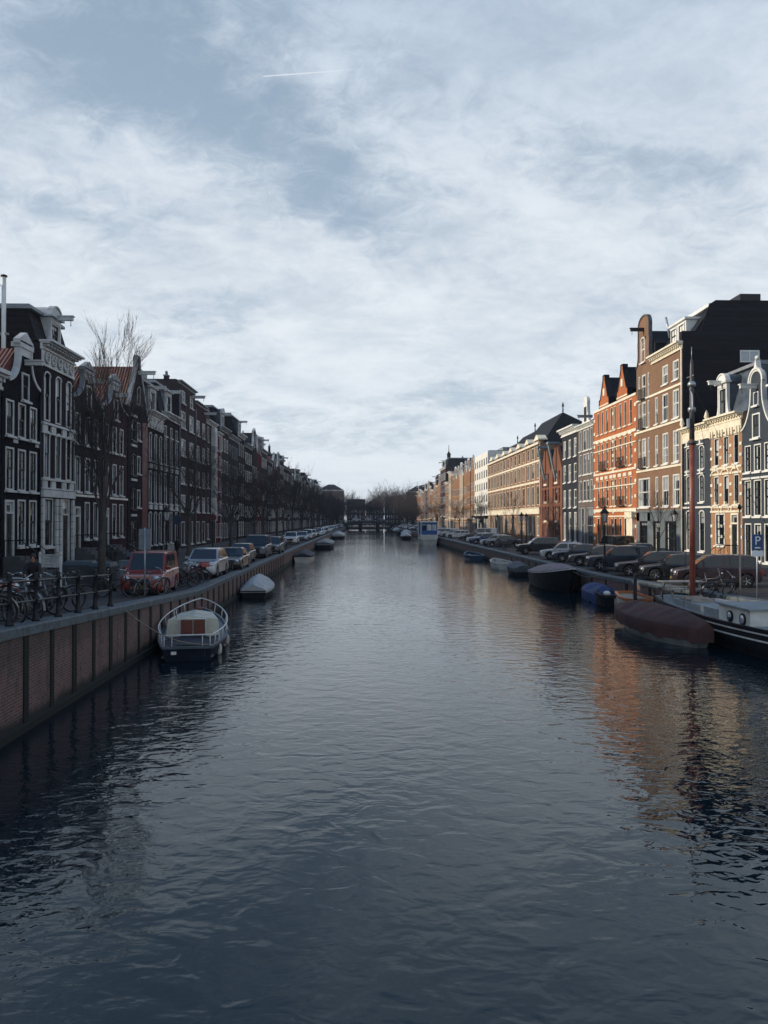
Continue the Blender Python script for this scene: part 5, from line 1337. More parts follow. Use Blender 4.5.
t = thing('traffic_sign', 'round blue traffic sign on a dark pole by the shaded houses', 'sign', (-14.8, 62, zl(62))); mb = MB(); mb.tube([(0,0,0),(0,0,3.6)], .04, 6); mb.build('pole', M_iron, t)
mb = MB(); mb.lathe([(.01,-.02),(.36,-.02),(.36,.02),(.01,.02)], 20, 0, Matrix.Translation((0,-.06,3.3)) @ Matrix.Rotation(R(90),4,'X'), False); mb.build('disc', mat('sign_dull_blue', (.012,.03,.06), .5), t)
t = thing('traffic_sign', 'red rimmed round traffic sign above the silver cars on the shaded quay', 'sign', (-12.6, 65.5, zl(65))); mb = MB(); mb.tube([(0,0,0),(0,0,3.9)], .05, 6); mb.build('pole', M_iron, t)
mb = MB(); mb.lathe([(.01,-.02),(.29,-.02),(.29,.02),(.01,.02)], 20, 0, Matrix.Translation((0,-.06,3.5)) @ Matrix.Rotation(R(90),4,'X'), False); mb.lathe([(.01,-.03),(.26,-.03),(.26,-.02),(.01,-.02)], 20, 1, Matrix.Translation((0,-.06,3.5)) @ Matrix.Rotation(R(-90),4,'X') @ Matrix.Rotation(R(180),4,'X'), False); mb.build('disc', [mat('sign_dull_red', (.09,.015,.015), .5), M_grey], t)
# street clutter on the shaded side
t = thing('notice_board', 'white planked notice board on two posts behind the bicycles', 'notice board', (-15.3, 38.3, zl(38)))
mb = MB(); 
for k in range(4): mb.box(-.5,.5,-.03,.03,.98+.14*k,1.105+.14*k)
mb.box(-.56,.56,-.05,.04,1.55,1.62); mb.build('board', mat('weathered_white', (.42,.44,.44), .7, var=.25, scale=5), t)
mb = MB()
for s in (-.5,.5): mb.box(s-.045,s+.045,-.045,.045,0,1.75)
mb.build('post', M_white, t)
M_bin = mat('dark_container', (.035,.050,.06), .5, var=.2, scale=2)
for x, y, w_, h_, rz, lab, m in ((-14.3,39.5,1.35,1.2,.1,'dark rubbish container beside the bare tree','a'),(-12.95,39.0,.95,1.15,-.1,'dark blue grey bin with sloping lid at the tree trunk','a'),(-12.3,43,1.0,1.5,0,'dark green cabinet left of the pale utility cabinet','b')):
    t = thing('rubbish_container', lab, 'container', (x,y,zl(y)), rz); mb = MB()
    pr = [(-w_/2,.0),(w_/2,0),(w_/2+.05,h_*.86),(-w_/2-.05,h_*.86)]; mb.prism_xz(pr, -.45, .45); mb.build('bin_body', M_bin if m == 'a' else M_dkgreen, t)
    mb = MB(); mb.add([(-w_/2-.07,-.5,h_*.862),(w_/2+.07,-.5,h_*.862),(w_/2+.07,.5,h_*.862),(-w_/2-.07,.5,h_*.862),(-w_/2,-.3,h_),(w_/2,-.3,h_),(w_/2,.42,h_+.05),(-w_/2,.42,h_+.05)],[(0,3,2,1),(4,5,6,7),(0,1,5,4),(1,2,6,5),(2,3,7,6),(3,0,4,7)]); mb.build('lid', M_bin, t)
    if 'sloping' in lab:
        for k in range(4): mb = MB(); mb.box(w_/2-.05,w_/2+.03,-.46-.003,-.45,h_*.72-.16*k,h_*.78-.16*k); mb.build('reflective_mark', M_sw, t)
t = thing('utility_cabinet', 'pale blue grey utility cabinet left of the red van', 'cabinet', (-11.6, 38.5, zl(38.5)), -.15); mb = MB(); mb.box(-.32,.32,-.2,.2,.1,1.25); mb.box(-.34,.34,-.22,.22,0,.1); mb.box(-.35,.35,-.23,.23,1.253,1.31); mb.build('casing', mat('cabinet_blue_grey', (.16,.21,.25), .5, var=.15), t)
mb = MB(); mb.box(-.28,.28,-.215,-.2,.18,1.18); mb.box(.18,.21,-.235,-.215,.6,.75); mb.build('door', mat('cabinet_blue_grey', (.16,.21,.25), .5), t)
# flues on the roofs
t = thing('flue_pipes', 'two tall white flue pipes rising behind the red tiled roof at the picture edge', 'flue', (-21.85, 47.5, 12.0))
for x, h_ in ((0,7.55),(-.42,7.0)):
    mb = MB(); mb.tube([(x,0,0),(x,0,h_)], .13, 10); mb.lathe([(.15,h_),(.2,h_+.02),(.2,h_+.1),(.05,h_+.16)], 10, 1, Matrix.Translation((x,0,0))); mb.build('pipe', [M_white, M_black], t)
mb = MB(); mb.box(-.6,.3,-.08,.08,4.0,4.14); mb.build('bracket', M_grey, t)

# ------------------------------------------------------------------ boats
def hull_pts(L, B, sheer, draft=.35, n=44, stern=.75, bowp=1.6, mid=.45):
    st = []
    for i in range(n+1):
        t = i/n
        if t < mid: b = B/2*(stern + (1-stern)*math.sin(t/mid*math.pi/2))
        else: b = B/2*max(.0, 1-((t-mid)/(1-mid))**bowp)**.8
        b = max(b, .015)
        st.append((t*L, b, sheer(t)))
    return st
def hull(mb, st, draft=.35, m=0, rake=.5, tumble=1.0, L=None):
    rows = []; L = st[-1][0]
    for x, b, s in st:
        t = x/L; k = draft*(1-max(0,(t-.75)/.25)**2*.9); sh = x + (0 if t < .8 else (t-.8)/.2*0)
        prof = [(b*tumble, s), (b*1.0, s*.55), (b*.9, .0), (b*.6, -k*.7), (0, -k)]
        xx = lambda z_: x-(s-z_)*rake*max(0,(t-.55)/.45) + (s-z_)*rake*.35*max(0,1-t/.2)
        rows.append([(xx(z_), y, z_) for y, z_ in prof] + [(xx(z_), -y, z_) for y, z_ in prof[-2::-1]])
    mb.grid(rows, m, True)
    mb.add(rows[0], [tuple(range(len(rows[0])))], m)
def gunwale(mb, st, w=.09, h=.07, m=0, dz=0.):
    for s in (-1, 1):
        pts = [(x, s*b, z_+dz) for x, b, z_ in st]
        for p, q_ in zip(pts, pts[1:]): mb.bar(p, q_, w, h, m)
    mb.bar((st[0][0], -st[0][1], st[0][2]+dz), (st[0][0], st[0][1], st[0][2]+dz), w, h, m)
def deck(mb, st, a, b_, dz=-.06, m=0, n=1.0):
    mb.grid([[(x, -b*n, z_+dz), (x, 0, z_+dz+.04), (x, b*n, z_+dz)] for x, b, z_ in st if a <= x <= b_], m, False, True)
def tarp(mb, st, ridge, drape=.25, m=0, seed=0, a=0., b_=99, wr=.055):
    rows = []
    S = [q_ for q_ in st if a-.01 <= q_[0] <= b_+.01]
    for i, (x, b, z_) in enumerate(S):
        t = i/(len(S)-1); rh = ridge(t); e = b+.035
        N = lambda y: wr*2*mnoise.noise(Vector((x*1.7, y*2.3, seed))) - wr*1.1*abs(mnoise.noise(Vector((x*4.3+y*2, y*3.1, seed+9.)))) + wr*.5*mnoise.noise(Vector((x*9, y*7, seed+3.)))
        sag = .02*math.sin(i*2.1+seed)
        fo = wr*1.1*mnoise.noise(Vector((x*2.6, seed, 1.)))*min(1, drape*2.5); sag += drape*.22*mnoise.noise(Vector((x*1.9, seed, 4.)))
        half = [(e+fo+.01, z_-drape+sag), (e+fo*.5+.012, z_-drape*.45), (e+.012, z_-.0), (e-.02, z_+.06), (b*.72, z_+.06+rh*.36+N(b*.7)), (b*.55, z_+.06+rh*.54+N(b*.5)), (b*.38, z_+.06+rh*.70+N(b*.3)), (b*.18, z_+.06+rh*.87+N(b*.15)), (0, z_+.06+rh+N(0)*.6)]
        rows.append([(x, y, zz_) for y, zz_ in half] + [(x, -y, zz_ + (wr*.5*mnoise.noise(Vector((x*2,-y*2,seed+5))))) for y, zz_ in half[-2::-1]])
    mb.grid(rows, m, True)
    mb.add(rows[0], [tuple(range(len(rows[0])))], m); mb.add(rows[-1], [tuple(range(len(rows[-1])-1,-1,-1))], m)
def fender(parent, p, m=None, r=.12, h=.5):
    mb = MB(); mb.lathe([(.02,0),(r*.8,.05),(r,.15),(r,h-.15),(r*.8,h-.05),(.02,h),(.015,h+.35)], 10, 0, Matrix.Translation(p)); return mb.build('fender', m or mat('fender_navy', (.012,.02,.05), .5), parent)
# railed steel launch on the shaded side
st = hull_pts(7.2, 2.38, lambda t: .46+.5*t*t, stern=.66, bowp=2.2, mid=.4)
bt = thing('motor_launch', 'navy steel launch with white tubular rail, cream cockpit and brown cabin doors', 'boat', (-5.85, 26.0, 0), R(90+8))
M_hb = mat('hull_navy', (.006,.012,.026), .6, var=.25, scale=1.5, spec=.25); M_deck = mat('deck_cream', (.52,.50,.41), .6, var=.15); M_dg = mat('deck_grey', (.13,.15,.17), .6, var=.2)
mb = MB(); hull(mb, st, .4); mb.build('hull', M_hb, bt)
mb = MB(); gunwale(mb, st, .1, .08); mb.build('gunwale', mat('gunwale_grey_blue', (.06,.085,.11), .5), bt)
mb = MB(); mb.box(-.06,-.005,.35,.52,.24,.34,1); mb.build('transom_step', [M_black, M_white], bt)
mb = MB(); deck(mb, st, 2.6, 7.0, -.02); mb.build('foredeck', M_dg, bt)
mb = MB()
for s in (-1,1): mb.grid([[(x, s*b*.98, z_-.02),(x, s*b*.72, z_-.02),(x, s*b*.72, .15)] for x, b, z_ in st if x <= 2.7], 0, False, s > 0)
mb.box(.15,2.7,-.84,.84,.1,.15); mb.build('side_deck', M_dg, bt)
mb = MB(); rows = []
for i in range(15):
    x = .12+2.25*i/14; rows.append([(x, y, .47+.07*mnoise.noise(Vector((x*2.5,y*2.5,3)))+.05*(1-abs(y))) for y in (-.92,-.6,-.3,0,.3,.6,.92)])
mb.grid(rows, 0, True, True); mb.build('cockpit_cover', mat('cockpit_cover_blue', (.004,.008,.022), .7, var=.4, scale=3), bt)
mb = MB(); z0 = .9
mb.add([(2.55,-1.0,.2),(2.55,1.0,.2),(2.55,.9,1.08),(2.55,-.9,1.08),(4.6,-.7,.6),(4.6,.7,.6),(4.4,.6,1.12),(4.4,-.6,1.12),(2.6,0,1.2),(4.4,0,1.22)],
  [(0,3,2,1),(0,4,7,3),(1,2,6,5),(4,5,6,7),(3,7,9,8),(8,9,6,2),(3,8,2)]); mb.build('cabin', M_deck, bt)
mb = MB()
for s in (-1,1): mb.box(2.50,2.545,(.02 if s>0 else -.42),(.42 if s>0 else -.02),.22,1.06)
mb.build('cabin_doors', mat('varnished_doors', (.14,.035,.02), .4, var=.25, scale=4), bt)
mb = MB(); mb.tube([(2.48,-.46,.22),(2.48,-.46,1.1),(2.48,.46,1.1),(2.48,.46,.22)], .025, 4); mb.build('door_frame', M_white, bt)
def rail_pts(st, a, dz, ins): return [(x, b-ins, z_+dz) for x, b, z_ in st if x >= a]
rp = rail_pts(st, -1, .42, -.02)
loop = [(x, y, z_) for x, y, z_ in rp] + [(rp[-1][0]+.12, 0, rp[-1][2])] + [(x, -y, z_) for x, y, z_ in rp[::-1]]
mb = MB(); mb.tube(loop, .026, 6, closed=True)
for i in (3,10,17,25,32,38):
    for s in (-1,1):
        x, b, z_ = st[i]; mb.tube([(x, s*(b-.02), z_), (x, s*(b+.02), z_+.42)], .018, 5)
for y in (-.75,-.5,.5,.75): mb.tube([(.0,y,.46),(.0,y,.88)], .018, 5)
mb.build('rail', M_white, bt)
mb = MB(); mb.lathe([(.1,0),(.06,.1),(.08,.3),(.15,.34),(.12,.42)], 8, 0, Matrix.Translation((5.6,0,.78))); mb.build('bollard', mat('rust_red', (.16,.05,.04), .6), bt)
mb = MB(); mb.tube([(2.62,.6,1.05),(2.62,.6,1.5)], .015, 5); mb.ball((5.2,.3,.8), .08, 6); mb.build('deck_fittings', M_chrome, bt)
# grey covered boat
def covered(label, loc, rz, L, B, hullcol, tarpcol, rid=.55, fb=.7, name='covered_boat', seed=1, drape=.28, strip=None, bowp=2.2, stern=.75, bow=.25, rake=.6):
    b_ = thing(name, label, 'boat', loc, rz); s_ = hull_pts(L, B, lambda t: fb+bow*t*t, stern=stern, bowp=bowp, mid=.42)
    mb = MB(); hull(mb, s_, .35, 0, rake); mb.build('hull', hullcol, b_)
    if drape < .3: mb = MB(); gunwale(mb, s_, .08, .07, 0, -.02 if strip is None else strip); mb.build('gunwale', M_dkgreen if strip is None else M_white, b_)
    mb = MB(); tarp(mb, s_, lambda t: rid*(math.sin(math.pi*min(1,t*.9+.12))**.7), drape, 0, seed); mb.build('tarpaulin', tarpcol, b_)
    return b_, s_
M_tg = mat('tarp_grey', (.40,.42,.42), .8, var=.15, scale=2, bump=.01); M_tm = mat('tarp_mauve', (.23,.18,.19), .8, var=.2, scale=2, bump=.01); M_tb = mat('tarp_blue', (.010,.034,.13), .7, var=.4, scale=2, bump=.04)
M_tbr = mat('tarp_brown', (.075,.032,.030), .85, var=.38, scale=1.3, bump=.03, fine=.2); M_tn = mat('tarp_navy', (.016,.02,.035), .7, var=.3, scale=2); M_hd = mat('hull_black', (.009,.010,.013), .6, var=.3, scale=2, spec=.25); M_hw = mat('hull_white', (.5,.5,.47), .4, var=.15, scale=1.5); M_hs = mat('hull_grey', (.22,.24,.25), .45, var=.25, scale=1.5)
covered('dark boat under a peaked pale grey cover moored at the shaded quay', (-6.55,46.6,0), R(91), 5.4, 1.9, M_hd, M_tg, .72, .45, seed=2, drape=.12, bowp=3)
b_, s_ = covered('white hulled boat under a dark navy cover on the shaded side', (-6.5,84,0), R(90), 7.5, 2.3, M_hw, M_tn, .5, .75, seed=3, drape=.1)
b_, s_ = covered('long dark canal boat low in the water, far along the shaded side', (-6.2,124,0), R(90), 15, 3.0, M_hd, mat('tarp_slate', (.16,.17,.18), .6), .5, .9, name='canal_boat', seed=4)
b_, s_ = covered('grey decked houseboat at the far end of the shaded side by the bridge', (-6.0,190,0), R(90), 18, 3.4, M_hd, M_tg, .8, .9, name='canal_boat', seed=6)
# sunlit side, near to far
bb_, s_ = covered('wooden boat under a big dull brown tarpaulin tied alongside the barge', (12.6,27.8,0), R(90+6), 7.6, 2.2, M_hs, M_tbr, .5, .72, seed=7, drape=.48, bowp=2.0, stern=.2, rake=1.5, bow=.1)
# barge
bg_ = thing('sailing_barge', 'old black barge with a white portholed cabin, pale deck and tall red mast', 'boat', (14.75, 36.6, 0), R(-90))
s_ = hull_pts(16.5, 2.9, lambda t: .90+.5*max(0,t-.45)**1.3+.25*(1-t)**3, stern=.55, bowp=2.6, mid=.25, n=28)
mb = MB(); hull(mb, s_, .5); mb.build('hull', M_hd, bg_)
mb = MB(); gunwale(mb, s_, .12, .12); mb.build('gunwale', M_black, bg_)
for dz in (-.12,-.36):
    mb = MB()
    for s in (-1,1):
        pts = [(x, s*(b+.012), z_+dz) for x, b, z_ in s_ if x > 5.5]
        for p, q_ in zip(pts, pts[1:]): mb.bar(p, q_, .04, .05)
    mb.build('white_stripe', M_white, bg_)
mb = MB(); deck(mb, s_, 0, 16.4, -.02); mb.build('deck', mat('deck_pale_grey', (.26,.285,.295), .7, var=.2, fine=.2), bg_)
cx0, cx1, chw = 7.3, 9.7, 1.02     # cabin along the barge (local x), near end at cx1
mb = MB(); mb.box(cx0,cx1,-chw,chw,.75,1.52); mb.build('cabin', mat('cabin_white', (.62,.62,.57), .5, var=.12, scale=1.5), bg_)
mb = MB(); mb.box(cx0-.1,cx1+.12,-chw-.1,chw+.1,1.523,1.58); mb.box(2.9,cx0-.1,-chw,chw,.8,1.27); mb.build('hatch_roof', mat('deck_pale_grey', (.26,.285,.295), .7), bg_)
for x in (8.25, 9.2):
    mb = MB(); M_ = Matrix.Translation((x,0,1.15)) @ Matrix.Rotation(R(90),4,'X')
    mb.lathe([(.17,chw-.03),(.22,chw-.02),(.22,chw+.045),(.16,chw+.05)], 16, 0, M_); o = mb.build('porthole', M_black, bg_)
    mb = MB(); mb.lathe([(.01,chw+.052),(.155,chw+.052),(.155,chw+.056),(.01,chw+.056)], 16, 0, M_); mb.build('glass', M_pane if x < 9 else M_lamp, o)
mb = MB(); mb.tube([(8.4,chw+.05,.85),(8.45,chw+.2,1.3),(9.0,chw+.25,1.1),(9.6,chw+.2,.95)], .025, 5); mb.tube([(11.9,-1.05,.98),(12.3,-1.1,1.3),(14,-.9,1.45),(15.4,-.5,1.55),(15.4,.5,1.55),(14,.9,1.45),(12.3,1.1,1.3)], .022, 5); mb.build('handrail', M_steel, bg_)
mb = MB(); mb.lathe([(.13,.8),(.125,5.0),(.12,8.0)], 12, 0); mb.lathe([(.115,8.0),(.1,9.3),(.075,11.2),(.05,11.45)], 12, 1); mb.lathe([(.18,7.8),(.18,7.95)], 12, 1)
mb.lathe([(.16,9.2),(.17,9.35),(.13,9.4)], 10, 2); mb.lathe([(.17,10.3),(.18,10.4),(.12,10.5)], 10, 2); mb.tube([(0,-.1,10.2),(.28,-.1,9.9),(.3,-.1,9.3),(.12,-.1,8.9)], .03, 5, 2); mb.tube([(-.5,0,10.75),(.2,0,10.75)], .02, 5, 2); mb.tube([(0,0,11.4),(0,0,12.0)], .015, 5, 2); mb.box(-.1,.1,-.2,-.13,8.5,8.9,2)
mo = mb.build('mast', [mat('mast_red_brown', (.20,.055,.035), .45, var=.25, scale=2), mat('mast_dark', (.06,.055,.055), .5), M_steel], bg_); mo.location = (2.6, .0, .0); mo.scale = (1,1,1.04)
mb = MB()
for x, y in ((4.5,-1.2),(4.5,1.2),(12.5,0)): mb.tube([(2.6,0,10.8),(x,y,1.0)], .008, 3)
mb.build('rigging', M_iron, bg_)
mb = MB(); mb.box(3.3,4.6,-.9,.1,1.28,1.36); 
for x in (3.35,3.9,4.45): mb.box(x,x+.1,-.9,.1,1.36,1.42)
mb.build('pallet', mat('bleached_wood', (.30,.27,.23), .8, var=.25, scale=4), bg_)
fender(bg_, (8.6,1.56,.05), None, .14, .6); fender(bg_, (5.0,1.6,.05), None, .14, .6)
mb = MB()
for x in (.6,1.6):
    for s in (-1,1): mb.tube([(x,s*.95,.8),(x,s*.95,1.55)], .025, 5)
mb.build('stanchions', M_iron, bg_)
# picnic tables standing on the barge deck
M_wood = mat('grey_bench_wood', (.30,.28,.255), .8, var=.25, scale=4)
def picnic(label, loc, rz):
    t = thing('picnic_table', label, 'table', loc, rz)
    mb = MB()
    for k in range(5): mb.box(-.85,.85,-.37+.15*k,-.24+.15*k,.70,.74)
    mb.build('tabletop', M_wood, t)
    for s in (-1,1):
        mb = MB()
        for k in range(2): mb.box(-.85,.85,s*.62-.13+.14*k,s*.62-.01+.14*k,.42,.46)
        mb.build('bench', M_wood, t)
    for s in (-1,1):
        mb = MB(); x = s*.6
        mb.bar((x,-.6,0),(x,-.22,.7),.06,.09); mb.bar((x,.6,0),(x,.22,.7),.06,.09); mb.box(x-.03,x+.03,-.75,.75,.34,.415); mb.build('leg', M_wood, t)
    return t
picnic('wooden picnic table on the barge deck behind the red mast', (14.75, 35.2, 1.1), R(3)).scale = (1.15,1.1,1.1)
t = thing('bicycle_pole', 'short black mooring post at the barge stern', 'mooring post', (13.35, 37.3, -.5)); mb = MB(); mb.tube([(0,0,0),(0,0,2.6)], .09, 8); mb.build('pile', M_black, t); t.name = 'mooring_post'
mb = MB(); mb.tube([(-.1,0,2.35),(.1,0,2.35)], .03, 6); mb.build('cleat', M_steel, t)
# dinghy with varnished gunwale
d_ = thing('rowing_dinghy', 'white dinghy with a bright varnished wooden gunwale lying behind the brown tarpaulin boat', 'boat', (14.05, 40.9, 0), R(-89))
s_ = hull_pts(4.2, 1.55, lambda t: .72+.15*abs(1-2*t)**2, stern=.6, bowp=2.2, mid=.45)
mb = MB(); hull(mb, s_, .25); mb.build('hull', M_hw, d_)
mb = MB(); gunwale(mb, s_, .13, .12); mb.build('gunwale', mat('varnished_gunwale', (.42,.14,.045), .35, var=.25, scale=4, coat=.4), d_)
mb = MB(); deck(mb, s_, .3, 3.9, -.35, 0, .93); mb.build('floor', M_dg, d_)
for x in (1.1,2.4): mb = MB(); mb.box(x-.12,x+.12,-.66,.66,.62,.66); mb.build('thwart', M_wood, d_)
# blue tarp boat and tender
covered('small boat wrapped in a bright blue tarpaulin between the mauve covered boat and the barge', (13.95,43.0,0), R(91), 3.9, 1.75, M_hd, M_tb, .4, .5, seed=9, drape=.5, stern=.85)
t = thing('small_tender', 'black tender with a pale square stern board by the blue tarpaulin boat', 'boat', (13.75,41.6,0), R(91)); s_ = hull_pts(2.3, 1.3, lambda t: .55+.1*t, stern=.9)
mb = MB(); hull(mb, s_, .2); mb.build('hull', M_hd, t); mb = MB(); gunwale(mb, s_, .16, .16); mb.build('gunwale', M_rubber, t)
mb = MB(); mb.box(-.05,-.01,-.5,.02,.12,.5); mb.build('stern_board', mat('pale_board', (.5,.48,.4), .6), t); mb = MB(); deck(mb, s_, 0, 2.2, -.1, 0, .9); mb.build('floor', M_dg, t); mb = MB(); mb.ball((.5,.25,.68),.2,8,0,(1,1,.7)); mb.build('buoy', M_white, t)
# mauve covered sloop (stern towards camera high bow)
mv, s_ = covered('dark pointed sloop with a mauve cover and pale rim along the sunlit quay', (13.3,57.4,0), R(-89), 8.8, 2.3, M_hd, M_tm, .55, .95, seed=12, drape=.02, strip=-.03, bowp=2.0, bow=.7, rake=.8)
covered('small skiff under a dark blue grey cover behind the mauve sloop', (13.6,64.5,0), R(90), 4.6, 1.8, M_hd, mat('tarp_bluegrey', (.06,.075,.09), .7), .4, .6, seed=13, drape=.3)
def open_boat(label, loc, rz, L, B, hc, gc, fc, name='open_boat'):
    t = thing(name, label, 'boat', loc, rz); s_ = hull_pts(L, B, lambda t: .6+.22*t*t, stern=.7)
    mb = MB(); hull(mb, s_, .3); mb.build('hull', hc, t); mb = MB(); gunwale(mb, s_, .1, .09); mb.build('gunwale', gc, t); mb = MB(); deck(mb, s_, .1, L*.97, -.3, 0, .92); mb.build('floor', fc, t)
    for x in (.25,.5,.72): mb = MB(); mb.box(L*x-.13,L*x+.13,-B*.42,B*.42,.46,.5); mb.build('thwart', M_wood, t)
    return t
open_boat('small open white boat beyond the mauve sloop', (13.6,72.5,0), R(92), 5.2, 1.9, M_hw, M_white, M_dg)
open_boat('small open dark blue boat lying alone by the sunlit quay', (13.2,88,0), R(91), 6.2, 2.1, mat('hull_blue', (.02,.05,.10), .4), mat('gunwale_blue', (.10,.18,.26), .5), M_dg)
hb = thing('houseboat', 'white boat with a blue canopy cabin far along the sunlit side', 'boat', (12.6,143,0), R(90)); s_ = hull_pts(13, 3.4, lambda t: 1.1+.4*t*t, stern=.8)
mb = MB(); hull(mb, s_, .5); mb.build('hull', M_hw, hb); mb = MB(); gunwale(mb, s_, .14, .12); mb.build('gunwale', M_white, hb); mb = MB(); deck(mb, s_, 0, 12.9); mb.build('deck', M_dg, hb)
mb = MB(); mb.box(1,7.5,-1.5,1.5,1.9,4.2); mb.build('canopy', mat('canopy_blue', (.02,.09,.28), .6, var=.2), hb); mb = MB(); mb.box(.8,7.7,-1.65,1.65,4.203,4.4); mb.build('cabin_roof', M_white, hb)
mb = MB(); mb.box(.9,7.6,-1.58,1.58,1.1,1.897); mb.build('cabin_base', M_hw, hb)
for s in (-1,1):
    for x in (.9,7.45): mb = MB(); mb.box(x,x+.12,s*1.55-.06,s*1.55+.06,1.9,4.2); mb.build('corner_post', M_white, hb)
for s in (-1,0,1): mb = MB(); mb.box(.97,.995,s*.95-.38,s*.95+.38,2.7,3.8); mb.build('window', M_pane, hb)
covered('dark low boat moored in front of the blue canopied houseboat', (10.6,182,0), R(90), 9, 2.6, M_hd, M_tg, .9, .8, seed=15, drape=.05)
for i, y in enumerate((215,245,275,300)): 
    b_, s_ = covered('dark covered boat far along the sunlit quay', (12.6,y,0), R(90), 10, 3., M_hd, (M_tg,M_tn)[i%2], .9, .9, seed=20+i); b_['label'] = ('pale covered boat far along the sunlit quay','dark covered boat far along the sunlit quay')[i%2]; b_['group'] = ('far pale covered boats','far dark covered boats')[i%2]

M_rope = mat('rope', (.22,.20,.16), .9, var=.2)
def rope(boat, a, b_):
    inv = Matrix.Translation(boat.location) @ boat.rotation_euler.to_matrix().to_4x4(); inv = inv.inverted()
    a = Vector(a); b_ = Vector(b_); pts = []
    for i in range(11):
        t = i/10; p = a.lerp(b_, t); p.z -= .9*(a-b_).length*.12*math.sin(math.pi*t); pts.append(inv @ p)
    mb = MB(); mb.tube(pts, .017, 5); mb.build('mooring_rope', M_rope, boat)
rope(bt, (-5.0,26.3,.5), (-7.7,24.6,zl(24.6)+.08)); rope(bt, (-6.8,33.2,.98), (-7.7,35.5,zl(35.5)+.08))
rope(bg_, (13.4,29.5,1.0), (16.5,29.0,zr(29)+.1)); rope(bg_, (14.9,36.4,1.1), (15.9,38.3,zr(38)+.1))
rope(bb_, (12.9,28.3,.75), (13.5,30.0,1.0)); rope(mv, (13.4,48.9,1.5), (14.6,46.5,zr(46)+.1))
fender(bt, (3.2,-1.2,.0), mat('fender_white', (.45,.45,.43), .5), .1, .42); fender(bt, (1.2,-1.0,-.02), mat('fender_white', (.45,.45,.43), .5), .1, .42)
fender(bb_, (2.6,-1.22,.1), mat('fender_white', (.45,.45,.43), .5), .1, .42)
